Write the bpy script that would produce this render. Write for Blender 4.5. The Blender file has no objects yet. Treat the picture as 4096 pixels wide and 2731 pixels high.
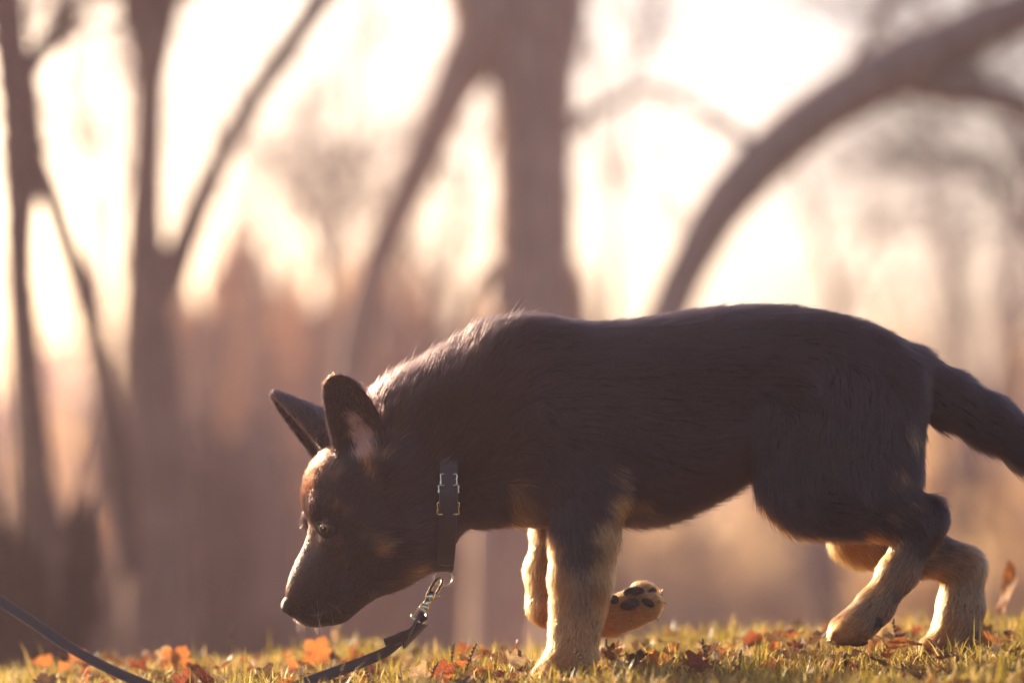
import bpy, math, random
import numpy as np
from mathutils import Vector, Matrix
from mathutils.bvhtree import BVHTree
import openvdb

random.seed(7); rng = np.random.default_rng(7)
SC = bpy.context.scene
COL = SC.collection

# ------------------------------------------------------------------ camera
CAM_Y, CAM_Z, PITCH, LENS = -2.9, 0.22, math.radians(3.7), 85.0
KPX = LENS / 36.0 * 4096.0
cam_d = bpy.data.cameras.new("camera"); cam = bpy.data.objects.new("camera", cam_d); COL.objects.link(cam)
cam.location = (0, CAM_Y, CAM_Z); cam.rotation_euler = (math.pi / 2 + PITCH, 0, 0)
cam_d.lens = LENS; cam_d.sensor_width = 36.0; cam_d.clip_start = 0.05; cam_d.clip_end = 2000
cam_d.dof.use_dof = True; cam_d.dof.focus_distance = 2.945; cam_d.dof.aperture_fstop = 1.4
SC.camera = cam

# ------------------------------------------------------------------ sky, sun, exposure
SUN_AZ, SUN_EL = math.radians(-38), math.radians(14)      # azimuth from +Y (view direction), negative = left
sun_dir = Vector((math.sin(SUN_AZ) * math.cos(SUN_EL), math.cos(SUN_AZ) * math.cos(SUN_EL), math.sin(SUN_EL)))
w = bpy.data.worlds.new("World"); SC.world = w; w.use_nodes = True
nt = w.node_tree; bg = nt.nodes["Background"]
sky = nt.nodes.new("ShaderNodeTexSky"); sky.sky_type = 'NISHITA'; sky.sun_disc = False
sky.sun_elevation = SUN_EL; sky.sun_rotation = SUN_AZ
sky.air_density = 1.0; sky.dust_density = 5.0; sky.ozone_density = 1.0
nt.links.new(sky.outputs[0], bg.inputs[0]); bg.inputs[1].default_value = 0.10
sl = bpy.data.lights.new("sun", 'SUN'); sl.energy = 5.0; sl.angle = math.radians(0.5); sl.color = (1.0, 0.77, 0.48)
so = bpy.data.objects.new("sun", sl); COL.objects.link(so)
so.rotation_euler = sun_dir.to_track_quat('Z', 'Y').to_euler(); so.location = (-4, 6, 4)
SC.view_settings.view_transform = 'Standard'; SC.view_settings.look = 'None'
SC.view_settings.gamma = 1.0; SC.view_settings.use_curve_mapping = False
SC.view_settings.exposure = 1.55
cy = SC.cycles
cy.max_bounces = 10; cy.diffuse_bounces = 3; cy.glossy_bounces = 4; cy.transmission_bounces = 8
cy.volume_bounces = 1; cy.transparent_max_bounces = 8
cy.caustics_reflective = False; cy.caustics_refractive = False
cy.sample_clamp_indirect = 4.0

# ------------------------------------------------------------------ helpers
CP, SP = math.cos(PITCH), math.sin(PITCH)
def P(px, py, Y):
    """photo pixel (4096 wide) at depth plane y=Y -> world point"""
    a = (px - 2048.0) / KPX; b = (1365.5 - py) / KPX
    dy = CP - b * SP; dz = SP + b * CP
    t = (Y - CAM_Y) / dy
    return np.array((a * t, Y, CAM_Z + dz * t))
FS = 4096.0 / 2352.0
def F(fx, fy, Y): return P(fx * FS, fy * FS, Y)
def FR(r, Y=0.1): return r * FS / KPX * (Y - CAM_Y)
def G(x, y):
    """ground height"""
    x = np.asarray(x, float); y = np.asarray(y, float)
    near = -0.012 + 0.05 * np.clip(x, -2.5, 2.5) + 0.012 * y
    d = np.clip(y - 0.42, 0, None)
    drop = np.where(d < 0.6, 0.28 * d * d, 0.1008 + 0.336 * (d - 0.6))
    bumps = 0.006 * np.sin(7 * x + 1.3) * np.cos(6 * y) + 0.004 * np.sin(15 * x + 9 * y)
    return np.maximum(near - drop + bumps, -1.25 + 0.02 * np.sin(x * .7) + 0.02 * np.cos(y * .5) + 0 * d)
def link(o, parent=None):
    COL.objects.link(o)
    if parent is not None: o.parent = parent
    return o
def tag(o, label=None, cat=None, group=None, kind=None):
    if label: o['label'] = label
    if cat: o['category'] = cat
    if group: o['group'] = group
    if kind: o['kind'] = kind
    return o
def empty(name, loc=(0, 0, 0)):
    o = bpy.data.objects.new(name, None); o.location = loc; o.empty_display_size = .05
    return link(o)
def mesh_obj(name, v, f, mat=None, parent=None, smooth=True, world_origin=None):
    v = np.asarray(v, float)
    me = bpy.data.meshes.new(name)
    if world_origin is not None: v = v - np.asarray(world_origin)
    me.from_pydata(v.tolist(), [], [list(map(int, q)) for q in f]); me.update()
    if smooth: me.polygons.foreach_set('use_smooth', np.ones(len(me.polygons), bool))
    if mat: me.materials.append(mat)
    o = bpy.data.objects.new(name, me); link(o, parent)
    if world_origin is not None and parent is None: o.location = world_origin
    if parent is not None and world_origin is None and any(abs(c) > 1e-9 for c in parent.location):
        o.matrix_parent_inverse = Matrix.Translation(parent.location).inverted()
    return o
def fast_mesh(name, V, faces_flat, nper, mat, parent=None, smooth=True, colors=None):
    me = bpy.data.meshes.new(name); nv = len(V); nf = len(faces_flat) // nper
    me.vertices.add(nv); me.vertices.foreach_set('co', np.asarray(V, np.float32).ravel())
    me.loops.add(nf * nper); me.loops.foreach_set('vertex_index', np.asarray(faces_flat, np.int32).ravel())
    me.polygons.add(nf); me.polygons.foreach_set('loop_start', np.arange(0, nf * nper, nper, dtype=np.int32))
    if smooth: me.polygons.foreach_set('use_smooth', np.ones(nf, bool))
    if colors is not None:
        a = me.attributes.new('tint', 'FLOAT_COLOR', 'POINT')
        a.data.foreach_set('color', np.asarray(colors, np.float32).ravel())
    me.materials.append(mat); me.update(calc_edges=True); me.validate()
    o = bpy.data.objects.new(name, me); link(o, parent)
    return o
def tube(pts, rad, n=10, cap=True, squash=None, wob=0.0, seed=0):
    """tapered tube along a polyline; returns verts, faces"""
    pts = np.asarray(pts, float); rad = np.asarray(rad, float) * np.ones(len(pts)); m = len(pts)
    T = np.gradient(pts, axis=0); T /= np.linalg.norm(T, axis=1)[:, None] + 1e-12
    ref = np.array((0, 0, 1.0)) if abs(T[0][2]) < .9 else np.array((1.0, 0, 0))
    N = np.cross(T[0], ref); N /= np.linalg.norm(N)
    r = np.random.default_rng(seed); V = []
    for i in range(m):
        N = N - T[i] * np.dot(N, T[i]); N /= np.linalg.norm(N) + 1e-12
        B = np.cross(T[i], N)
        for k in range(n):
            a = 2 * math.pi * k / n; q = 1 + wob * r.standard_normal()
            V.append(pts[i] + rad[i] * q * (N * math.cos(a) + B * math.sin(a)))
    Fc = []
    for i in range(m - 1):
        for k in range(n):
            k2 = (k + 1) % n; Fc.append((i * n + k, i * n + k2, (i + 1) * n + k2, (i + 1) * n + k))
    if cap:
        V.append(pts[0]); V.append(pts[-1]); a, b = len(V) - 2, len(V) - 1
        for k in range(n):
            k2 = (k + 1) % n; Fc.append((a, k2, k)); Fc.append((b, (m - 1) * n + k, (m - 1) * n + k2))
    return V, Fc
def merge(parts):
    V, Fc = [], []
    for v, f in parts:
        o = len(V); V.extend(v); Fc.extend([tuple(i + o for i in q) for q in f])
    return V, Fc
def smooth_path(pts, n):
    """Catmull-Rom resample"""
    pts = np.asarray(pts, float); m = len(pts)
    t = np.linspace(0, m - 1 - 1e-6, n); i = t.astype(int); u = (t - i)[:, None]
    p0 = pts[np.clip(i - 1, 0, m - 1)]; p1 = pts[i]; p2 = pts[np.clip(i + 1, 0, m - 1)]; p3 = pts[np.clip(i + 2, 0, m - 1)]
    return .5 * ((2 * p1) + (-p0 + p2) * u + (2 * p0 - 5 * p1 + 4 * p2 - p3) * u ** 2 + (-p0 + 3 * p1 - 3 * p2 + p3) * u ** 3)

# ------------------------------------------------------------------ materials
def material(name):
    m = bpy.data.materials.new(name); m.use_nodes = True
    return m, m.node_tree, m.node_tree.nodes["Principled BSDF"]
def noisy(name, c1, c2, scale=20, rough=.8, bump=0.0, detail=6, spec=.3, stretch=None):
    m, t, b = material(name)
    tc = t.nodes.new("ShaderNodeTexCoord"); n = t.nodes.new("ShaderNodeTexNoise")
    n.inputs['Scale'].default_value = scale; n.inputs['Detail'].default_value = detail
    if stretch:
        mp = t.nodes.new("ShaderNodeMapping"); mp.inputs['Scale'].default_value = stretch
        t.links.new(tc.outputs['Object'], mp.inputs[0]); t.links.new(mp.outputs[0], n.inputs['Vector'])
    else: t.links.new(tc.outputs['Object'], n.inputs['Vector'])
    r = t.nodes.new("ShaderNodeValToRGB"); r.color_ramp.elements[0].position = .35; r.color_ramp.elements[1].position = .68
    r.color_ramp.elements[0].color = (*c1, 1); r.color_ramp.elements[1].color = (*c2, 1)
    t.links.new(n.outputs['Fac'], r.inputs[0]); t.links.new(r.outputs[0], b.inputs['Base Color'])
    b.inputs['Roughness'].default_value = rough; b.inputs['Specular IOR Level'].default_value = spec
    if bump:
        bp = t.nodes.new("ShaderNodeBump"); bp.inputs['Strength'].default_value = bump; bp.inputs['Distance'].default_value = .01
        t.links.new(n.outputs['Fac'], bp.inputs['Height']); t.links.new(bp.outputs[0], b.inputs['Normal'])
    return m
def leafy(name, c1, c2, scale=60, trans=.5, tint=False, rough=.6, spec=.35):
    """thin leaf material: diffuse + translucent, mottled"""
    m = bpy.data.materials.new(name); m.use_nodes = True; t = m.node_tree; t.nodes.clear()
    out = t.nodes.new("ShaderNodeOutputMaterial"); mix = t.nodes.new("ShaderNodeMixShader")
    d = t.nodes.new("ShaderNodeBsdfPrincipled"); tr = t.nodes.new("ShaderNodeBsdfTranslucent")
    d.inputs['Roughness'].default_value = rough; d.inputs['Specular IOR Level'].default_value = spec
    mix.inputs[0].default_value = trans
    t.links.new(d.outputs[0], mix.inputs[1]); t.links.new(tr.outputs[0], mix.inputs[2]); t.links.new(mix.outputs[0], out.inputs[0])
    if tint:
        a = t.nodes.new("ShaderNodeAttribute"); a.attribute_name = 'tint'; src = a.outputs['Color']
    else:
        tc = t.nodes.new("ShaderNodeTexCoord"); n = t.nodes.new("ShaderNodeTexNoise"); n.inputs['Scale'].default_value = scale
        n.inputs['Detail'].default_value = 5
        r = t.nodes.new("ShaderNodeValToRGB"); r.color_ramp.elements[0].position = .35; r.color_ramp.elements[1].position = .65
        r.color_ramp.elements[0].color = (*c1, 1); r.color_ramp.elements[1].color = (*c2, 1)
        t.links.new(tc.outputs['Object'], n.inputs['Vector']); t.links.new(n.outputs['Fac'], r.inputs[0]); src = r.outputs[0]
    t.links.new(src, d.inputs['Base Color']); t.links.new(src, tr.inputs['Color'])
    return m
def plain(name, c, rough=.5, metal=0.0, spec=.5, coat=0.0):
    m, t, b = material(name); b.inputs['Base Color'].default_value = (*c, 1); b.inputs['Roughness'].default_value = rough
    b.inputs['Metallic'].default_value = metal; b.inputs['Specular IOR Level'].default_value = spec; b.inputs['Coat Weight'].default_value = coat
    return m

# ------------------------------------------------------------------ ground (one sheet)
def build_ground():
    xs = np.unique(np.concatenate([np.linspace(-120, -4, 14), np.linspace(-4, 4, 121), np.linspace(4, 120, 14)]))
    ys = np.unique(np.concatenate([np.linspace(-60, -1.5, 10), np.linspace(-1.5, 2.5, 81), np.linspace(2.5, 8, 24), np.linspace(8, 160, 16)]))
    X, Y = np.meshgrid(xs, ys); V = np.stack([X.ravel(), Y.ravel(), G(X, Y).ravel()], 1)
    nx = len(xs); i, j = np.meshgrid(np.arange(nx - 1), np.arange(len(ys) - 1)); a = (j * nx + i).ravel()
    Fc = np.stack([a, a + 1, a + nx + 1, a + nx], 1)
    m = noisy('soil', (.05, .033, .02), (.13, .09, .05), scale=35, rough=.95, bump=.4, spec=.1)
    t = m.node_tree; b = t.nodes["Principled BSDF"]; src = b.inputs['Base Color'].links[0].from_socket      # beyond the lawn: a field of dry grass
    ge = t.nodes.new("ShaderNodeNewGeometry"); sp = t.nodes.new("ShaderNodeSeparateXYZ"); mr = t.nodes.new("ShaderNodeMapRange"); mx = t.nodes.new("ShaderNodeMix"); mx.data_type = 'RGBA'
    nz = t.nodes.new("ShaderNodeTexNoise"); nz.inputs['Scale'].default_value = .9; rp = t.nodes.new("ShaderNodeValToRGB")
    rp.color_ramp.elements[0].position = .38; rp.color_ramp.elements[0].color = (.22, .13, .07, 1); rp.color_ramp.elements[1].position = .60; rp.color_ramp.elements[1].color = (.62, .46, .24, 1)
    mr.inputs['From Min'].default_value = 3.0; mr.inputs['From Max'].default_value = 9.0
    t.links.new(ge.outputs['Position'], sp.inputs[0]); t.links.new(sp.outputs['Y'], mr.inputs['Value']); t.links.new(ge.outputs['Position'], nz.inputs['Vector']); t.links.new(nz.outputs['Fac'], rp.inputs[0])
    t.links.new(mr.outputs[0], mx.inputs[0]); t.links.new(src, mx.inputs[6]); t.links.new(rp.outputs[0], mx.inputs[7]); t.links.new(mx.outputs[2], b.inputs['Base Color'])
    o = fast_mesh('ground', V, Fc.ravel(), 4, m); tag(o, kind='structure')
build_ground()

# ================================================================== trees
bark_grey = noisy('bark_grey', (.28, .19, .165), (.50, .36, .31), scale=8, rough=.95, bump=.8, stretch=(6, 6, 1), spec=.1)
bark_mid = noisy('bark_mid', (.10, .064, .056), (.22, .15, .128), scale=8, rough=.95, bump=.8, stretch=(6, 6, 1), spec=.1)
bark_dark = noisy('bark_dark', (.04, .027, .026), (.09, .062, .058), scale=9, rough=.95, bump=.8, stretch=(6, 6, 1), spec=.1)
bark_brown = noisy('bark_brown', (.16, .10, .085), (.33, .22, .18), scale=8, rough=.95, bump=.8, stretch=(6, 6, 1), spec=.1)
twig_mat = noisy('twig_bark', (.06, .04, .032), (.12, .085, .065), scale=30, rough=.9, spec=.1)
leaf_russet = leafy('leaf_russet', (.24, .11, .05), (.50, .27, .12), scale=8, trans=.5)
leaf_tan = leafy('leaf_tan', (.46, .30, .15), (.72, .52, .29), scale=8, trans=.6)
leaf_shaded = leafy('leaf_shaded', (.012, .010, .010), (.032, .024, .020), scale=8, trans=.05, rough=.9, spec=.03)  # near-black leaf colour with the thicket's shade put into it
def PR(w_, Y): return w_ / 2 / KPX * (Y - CAM_Y)      # width in photo px at depth Y -> radius
def limb_mesh(name, pts, Y, mat, parent, n=26, wob=.035, seed=0, dY=None, sides=14):
    """pts: (px, py, width px); depth may drift by dY along the limb"""
    a = np.array(pts, float); a = smooth_path(a, n)
    ys = np.full(n, Y) if dY is None else Y + np.linspace(0, dY, n)
    q = np.array([P(x, y, yy) for (x, y, _), yy in zip(a, ys)]); r = np.array([PR(w_, yy) for (_, _, w_), yy in zip(a, ys)])
    v, f = tube(q, r, n=sides, wob=wob, seed=seed)
    return mesh_obj(name, v, f, mat, parent, world_origin=None), q, r
def twigs(seeds, rs, n_per, length, spread, r0, depth=3):
    """branching thin twigs from (point, direction) seeds"""
    parts = []
    def grow(p, d, L, r, k):
        m = 5; pts = [p]
        for i in range(m):
            d = d + rs.standard_normal(3) * .16 + np.array((0, 0, .03)); d /= np.linalg.norm(d); pts.append(pts[-1] + d * L / m)
        parts.append(tube(pts, np.linspace(r, r * .45, m + 1), n=4, cap=False))
        if k > 0:
            for _ in range(rs.integers(2, 5)):
                i = rs.integers(1, m + 1); dd = d + rs.standard_normal(3) * spread; dd /= np.linalg.norm(dd)
                grow(pts[i], dd, L * rs.uniform(.45, .75), r * .55, k - 1)
    for p, d in seeds:
        for _ in range(n_per):
            dd = d + rs.standard_normal(3) * spread; dd /= np.linalg.norm(dd); grow(np.array(p), dd, length * rs.uniform(.6, 1.2), r0 * rs.uniform(.6, 1.2), depth)
    return merge(parts)
def tree(label, Y, trunk, limbs, mat, twig=None, seed=0, dY=0.0, name='tree', wg=1.0):
    trunk = [(a, b, c * wg) for a, b, c in trunk]; limbs = [[(a, b, c * wg) for a, b, c in l] for l in limbs]
    base = P(trunk[0][0], trunk[0][1], Y); base[2] = float(G(base[0], base[1])) - .05
    e = empty(name, tuple(base)); tag(e, label, 'tree', 'bare trees behind the dog')
    tp = list(trunk)
    # carry the trunk down to the ground below the lowest visible point
    gpx = 1365.5 - ((base[2] - CAM_Z) / ((Y - CAM_Y)) * CP - SP) / (CP + SP * (base[2] - CAM_Z) / (Y - CAM_Y)) * KPX
    if gpx > trunk[0][1] + 30: tp = [(trunk[0][0], gpx + 20, trunk[0][2] * 1.25)] + tp
    limb_mesh('trunk', tp, Y, mat, e, n=10 * len(tp), seed=seed, sides=18)
    qs = []
    for i, lb in enumerate(limbs):
        _, q, r = limb_mesh('limb', lb, Y, mat, e, n=7 * len(lb), seed=seed + i + 1, dY=dY * (1 if i % 2 else -1)); qs.append((q, r))
    if twig:
        rs = np.random.default_rng(seed + 50); V, Fc = twigs(twig['seeds'](qs, rs) if callable(twig['seeds']) else twig['seeds'], rs, twig.get('n', 2), twig.get('L', .5), twig.get('spread', .5), twig.get('r', .006), twig.get('depth', 3))
        o = mesh_obj('twigs', V, Fc, twig_mat, e); o['kind'] = 'stuff'
    return e
def from_limbs(idx, a, b, cnt, up=.3, sx=0.0):
    def f(qs, rs):
        out = []
        for i in idx:
            q, _ = qs[i]; n = len(q)
            for _ in range(cnt):
                k = int(n * rs.uniform(a, b)); k = min(max(k, 1), n - 1); d = q[k] - q[k - 1]; d = d / np.linalg.norm(d) * .7 + rs.standard_normal(3) * .6 + np.array((sx, 0, up)); out.append((q[k], d / np.linalg.norm(d)))
        return out
    return f
# A: two stemmed dark tree at the left edge
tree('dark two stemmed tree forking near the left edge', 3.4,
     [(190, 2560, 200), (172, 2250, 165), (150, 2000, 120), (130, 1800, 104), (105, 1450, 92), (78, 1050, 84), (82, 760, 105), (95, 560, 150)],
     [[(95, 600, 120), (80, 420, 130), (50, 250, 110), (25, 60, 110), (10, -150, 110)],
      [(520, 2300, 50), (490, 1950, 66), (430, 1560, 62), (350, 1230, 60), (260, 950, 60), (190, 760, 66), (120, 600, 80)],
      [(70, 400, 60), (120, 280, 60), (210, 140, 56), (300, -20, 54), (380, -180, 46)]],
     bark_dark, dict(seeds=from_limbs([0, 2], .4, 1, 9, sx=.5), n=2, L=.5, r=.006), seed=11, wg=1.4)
# B: slim straight trunk with a long thin branch
tree('slim straight tree with one long thin branch slanting up', 4.4,
     [(640, 2500, 200), (620, 1900, 180), (600, 1500, 160), (585, 1150, 125), (580, 860, 100), (592, 560, 88), (600, 330, 84)],
     [[(600, 360, 84), (575, 180, 90), (545, 0, 100), (510, -200, 95)], [(602, 360, 80), (625, 180, 90), (655, 0, 96), (690, -200, 90)],
      [(620, 1240, 90), (690, 1090, 90), (745, 950, 78), (800, 820, 70), (900, 590, 62), (1040, 350, 62), (1170, 165, 66), (1290, -20, 68), (1400, -200, 68)]],
     bark_mid, dict(seeds=from_limbs([2], .3, .95, 7), n=1, L=.35, r=.004, depth=2), seed=21, wg=1.5)
# C: the big central trunk with a side limb
tree('thick grey brown tree in the middle with a forked side limb', 5.2,
     [(2050, 2560, 300), (2055, 2200, 280), (2110, 1700, 290), (2130, 1250, 270), (2135, 900, 252), (2130, 600, 250), (2130, 330, 270), (2150, 0, 320), (2160, -200, 330)],
     [[(2060, 60, 300), (1960, 130, 240), (1850, 280, 165), (1770, 450, 130), (1660, 700, 116), (1560, 920, 112), (1480, 1150, 108), (1420, 1400, 116), (1390, 1750, 120), (1370, 2300, 130)],
      [(1960, 120, 240), (1930, 0, 240), (1910, -200, 240)],
      [(2110, 1300, 200), (2060, 1080, 130), (2000, 1060, 70), (1930, 1120, 50), (1870, 1220, 44), (1845, 1330, 42)],
      [(2230, 480, 110), (2290, 500, 60), (2370, 450, 42), (2480, 400, 36), (2620, 350, 32), (2760, 420, 26), (2900, 520, 24)]],
     bark_grey, dict(seeds=from_limbs([0, 3], .15, .75, 5), n=1, L=.5, r=.005, depth=2), seed=31, wg=1.27)
# D: the long limb sweeping up to the right
tree('long leaning tree sweeping up and right over the dog', 4.6,
     [(2280, 2560, 230), (2370, 2150, 170), (2500, 1650, 140), (2662, 1270, 134), (2768, 1040, 140), (2882, 840, 158), (3005, 695, 172), (3140, 560, 178), (3310, 430, 182), (3500, 320, 195), (3680, 235, 205)],
     [[(3600, 265, 200), (3780, 180, 180), (3960, 100, 170), (4150, 20, 160), (4400, -100, 150), (4800, -300, 110), (5200, -600, 60)],
      [(3560, 290, 130), (3700, 330, 130), (3830, 355, 110), (3960, 385, 100), (4130, 430, 95), (4400, 520, 80), (4800, 560, 60), (5250, 420, 40), (5600, 150, 22)],
      [(3020, 640, 60), (2960, 540, 44), (2860, 470, 34), (2740, 420, 30)],
      [(3330, 400, 60), (3420, 240, 40), (3520, 60, 34), (3640, -120, 30)]],
     bark_grey, dict(seeds=lambda qs, rs: from_limbs([0, 1, 3], .0, 1, 9, up=.1)(qs, rs), n=2, L=.55, r=.0055, spread=.7), seed=41, wg=1.2)
# E: twiggy crown of a further tree hanging into the right side
tree('pale slender tree with hanging twigs beyond the right edge', 8.0,
     [(4230, 2560, 150), (4220, 1900, 130), (4200, 1200, 110), (4180, 700, 90)],
     [[(4180, 760, 80), (4080, 520, 60), (3960, 330, 46), (3800, 120, 36), (3650, -60, 30)], [(4195, 1000, 70), (4060, 820, 44), (3920, 700, 32), (3800, 640, 24)], [(4180, 720, 80), (4190, 300, 70), (4150, -100, 60)]],
     bark_mid, dict(seeds=from_limbs([0, 1, 2], .1, 1, 16, up=-.1, sx=-.4), n=2, L=.8, r=.006, spread=.6), seed=51)
# F: a further thin tree between B and C, and one at the top centre
tree('thin distant tree between the slim tree and the thick one', 11.0,
     [(1290, 2500, 90), (1280, 1900, 70), (1300, 1400, 60), (1340, 1000, 50)],
     [[(1340, 1020, 46), (1380, 700, 36), (1400, 400, 28), (1430, 0, 22)], [(1330, 1100, 40), (1240, 900, 28), (1190, 760, 20)]],
     bark_mid, dict(seeds=from_limbs([0, 1], .1, 1, 14, up=.2), n=2, L=.9, r=.008, spread=.6), seed=61)
tree('thin distant tree with drooping twigs right of the thick trunk', 10.0,
     [(2420, 2500, 90), (2440, 1900, 76), (2440, 1400, 60), (2450, 1000, 40)],
     [[(2450, 1020, 40), (2480, 600, 30), (2560, 200, 26), (2660, -100, 22)], [(2450, 800, 30), (2390, 500, 22), (2400, 200, 18)]],
     bark_mid, dict(seeds=from_limbs([0, 1], .2, 1, 9, up=.2), n=2, L=.7, r=.006, spread=.6), seed=71)

tree('distant twiggy tree between the two left trees', 13.0,
     [(400, 2500, 110), (410, 1900, 90), (400, 1300, 70), (390, 900, 56)],
     [[(390, 920, 50), (330, 600, 36), (290, 250, 28), (260, -100, 22)], [(395, 1000, 46), (470, 720, 30), (500, 350, 24), (540, -80, 18)]],
     bark_mid, dict(seeds=from_limbs([0, 1], .1, 1, 13, up=.2), n=2, L=.8, r=.008, spread=.7), seed=81)
tree('distant twiggy tree behind the fork of the thick trunk', 12.0,
     [(1700, 2500, 110), (1720, 1900, 90), (1750, 1400, 70), (1800, 1050, 50)],
     [[(1800, 1070, 46), (1870, 760, 30), (1960, 480, 22), (1990, 200, 16)], [(1780, 1150, 40), (1640, 980, 26), (1500, 800, 22), (1420, 560, 16)]],
     bark_mid, dict(seeds=from_limbs([0, 1], .1, 1, 12, up=.1), n=2, L=.7, r=.007, spread=.7), seed=91)
tree('distant twiggy tree under the sweeping limb', 15.0,
     [(3330, 2500, 110), (3340, 1900, 80), (3350, 1500, 60), (3340, 1150, 44)],
     [[(3340, 1170, 40), (3260, 900, 28), (3200, 640, 20)], [(3345, 1250, 40), (3450, 1000, 28), (3600, 800, 20)]],
     bark_mid, dict(seeds=from_limbs([0, 1], .1, 1, 8, up=.1), n=2, L=.7, r=.006, spread=.7), seed=95)

# ================================================================== shrubs and undergrowth
def leaf_cloud(n, ell, rs, size, pw=.45, lobes=26):
    """leaf faces scattered in a lumpy crown: returns verts, flat quads"""
    c = rs.standard_normal((lobes, 3)); c /= np.linalg.norm(c, axis=1)[:, None]; c *= rs.uniform(.25, .95, lobes)[:, None]; c[:, 2] = np.abs(c[:, 2])
    k = rs.integers(0, lobes, n); p = rs.standard_normal((n, 3)); p /= np.linalg.norm(p, axis=1)[:, None]
    p = c[k] + p * (rs.random(n) ** pw)[:, None] * rs.uniform(.13, .30, lobes)[k][:, None]
    p = p * np.array(ell) ; p[:, 2] = np.abs(p[:, 2])
    a = rs.standard_normal((n, 3)); a /= np.linalg.norm(a, axis=1)[:, None]; b = np.cross(a, rs.standard_normal((n, 3))); b /= np.linalg.norm(b, axis=1)[:, None]
    s = size * rs.uniform(.6, 1.4, n)[:, None]; a = a * s; b = b * s * .55; nrm = np.cross(a, b) / s * .3
    V = np.stack([p - a, p - b * .9 + nrm, p + a, p + b * .9 + nrm], 1).reshape(-1, 3)
    return V, np.arange(4 * n)
def stems(ell, rs, n):
    parts = []
    for _ in range(n):
        az = rs.uniform(0, 6.28); sp = rs.uniform(.1, .8); top = np.array((math.cos(az) * sp * ell[0], math.sin(az) * sp * ell[1], ell[2] * rs.uniform(.6, 1.05)))
        pts = smooth_path([(0, 0, -.05), top * (.25, .25, .4), top * (.7, .7, .8), top], 7); parts.append(tube(pts, np.linspace(.03, .006, 7), n=5, cap=False))
    return merge(parts)
protos = {}
def shrub(label, px, py_top, Y, wpx, mat, kind, n=2600, size=.045, group='shrubs behind the dog'):
    x = P(px, 1500, Y)[0]; z = float(G(x, Y)); top = P(px, py_top, Y)[2]; h = (top - z) * 1.45; wd = wpx / KPX * (Y - CAM_Y) / 2 * 1.3
    e = empty('shrub', (x, Y, z)); tag(e, label, 'shrub', group); e.scale = (wd, wd, h); e.rotation_euler[2] = rng.uniform(0, 6.28)
    if kind not in protos:
        rs = np.random.default_rng(hash_ := sum(map(ord, kind)))
        V, fq = leaf_cloud(n, (1, 1, .75), rs, size); a = fast_mesh('foliage', V, fq, 4, mat, e); v, f = stems((.9, .9, .95), rs, 16); b = mesh_obj('stems', v, f, twig_mat); b.parent = e
        b.scale = (1, 1, 1); a['kind'] = 'stuff'; protos[kind] = (a.data, b.data)
    else:
        for nm, d in zip(('foliage', 'stems'), protos[kind]):
            o = bpy.data.objects.new(nm, d); link(o, e)
            if nm == 'foliage': o['kind'] = 'stuff'
    return e
shrub('dark leafless looking bush in the left corner', 110, 1960, 2.4, 700, leaf_shaded, 'dark', n=11000, size=.04)
shrub('low dark bush between the two left trees', 560, 1800, 7.5, 900, leaf_shaded, 'dark2', n=8000)
shrub('dark brown bush standing left of the muzzle', 900, 1650, 12, 900, leaf_shaded, 'dark')
shrub('russet bush with a pointed top right of the slim tree', 1040, 850, 15, 480, leaf_russet, 'russet', n=2000, size=.075)
shrub('wide russet bush behind the ears', 1380, 1080, 17, 1100, leaf_russet, 'russet2', n=2000, size=.075)
shrub('russet bush hugging the slim straight trunk', 720, 1080, 13, 700, leaf_russet, 'russet')
shrub('rounded russet bush left of the thick trunk', 1760, 1250, 18, 800, leaf_russet, 'russet2')
shrub('tan bush below the slim tree', 400, 1450, 20, 700, leaf_tan, 'tan', n=1300, size=.06)
shrub('small russet bush right behind the thick trunk', 2230, 1050, 14, 420, leaf_russet, 'russet')
shrub('tan bush seen under the belly', 2650, 1950, 22, 1000, leaf_tan, 'tan')
shrub('pale tan bush seen between the legs', 3250, 1900, 24, 1100, leaf_tan, 'tan2', n=1300, size=.06)
shrub('tall pale tan bush above the tail', 3980, 1050, 26, 1100, leaf_tan, 'tan')
shrub('tan bush below the tail', 3850, 1600, 18, 900, leaf_tan, 'tan2')
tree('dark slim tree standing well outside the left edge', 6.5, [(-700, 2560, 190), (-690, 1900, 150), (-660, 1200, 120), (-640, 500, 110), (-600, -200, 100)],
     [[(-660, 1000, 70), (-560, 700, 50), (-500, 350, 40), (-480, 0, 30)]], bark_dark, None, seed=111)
tree('leaning grey tree standing well outside the right edge', 7.5, [(5300, 2560, 200), (5280, 1900, 160), (5220, 1200, 140), (5120, 500, 120), (5000, -200, 100)],
     [[(5220, 1150, 80), (5350, 800, 50), (5520, 450, 36), (5600, 100, 26)]], bark_grey, None, seed=121)
shrub('brown bush outside the left edge', -900, 1300, 12, 1100, leaf_russet, 'russet'); shrub('tan bush outside the right edge', 5100, 1400, 16, 1200, leaf_tan, 'tan')
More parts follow.
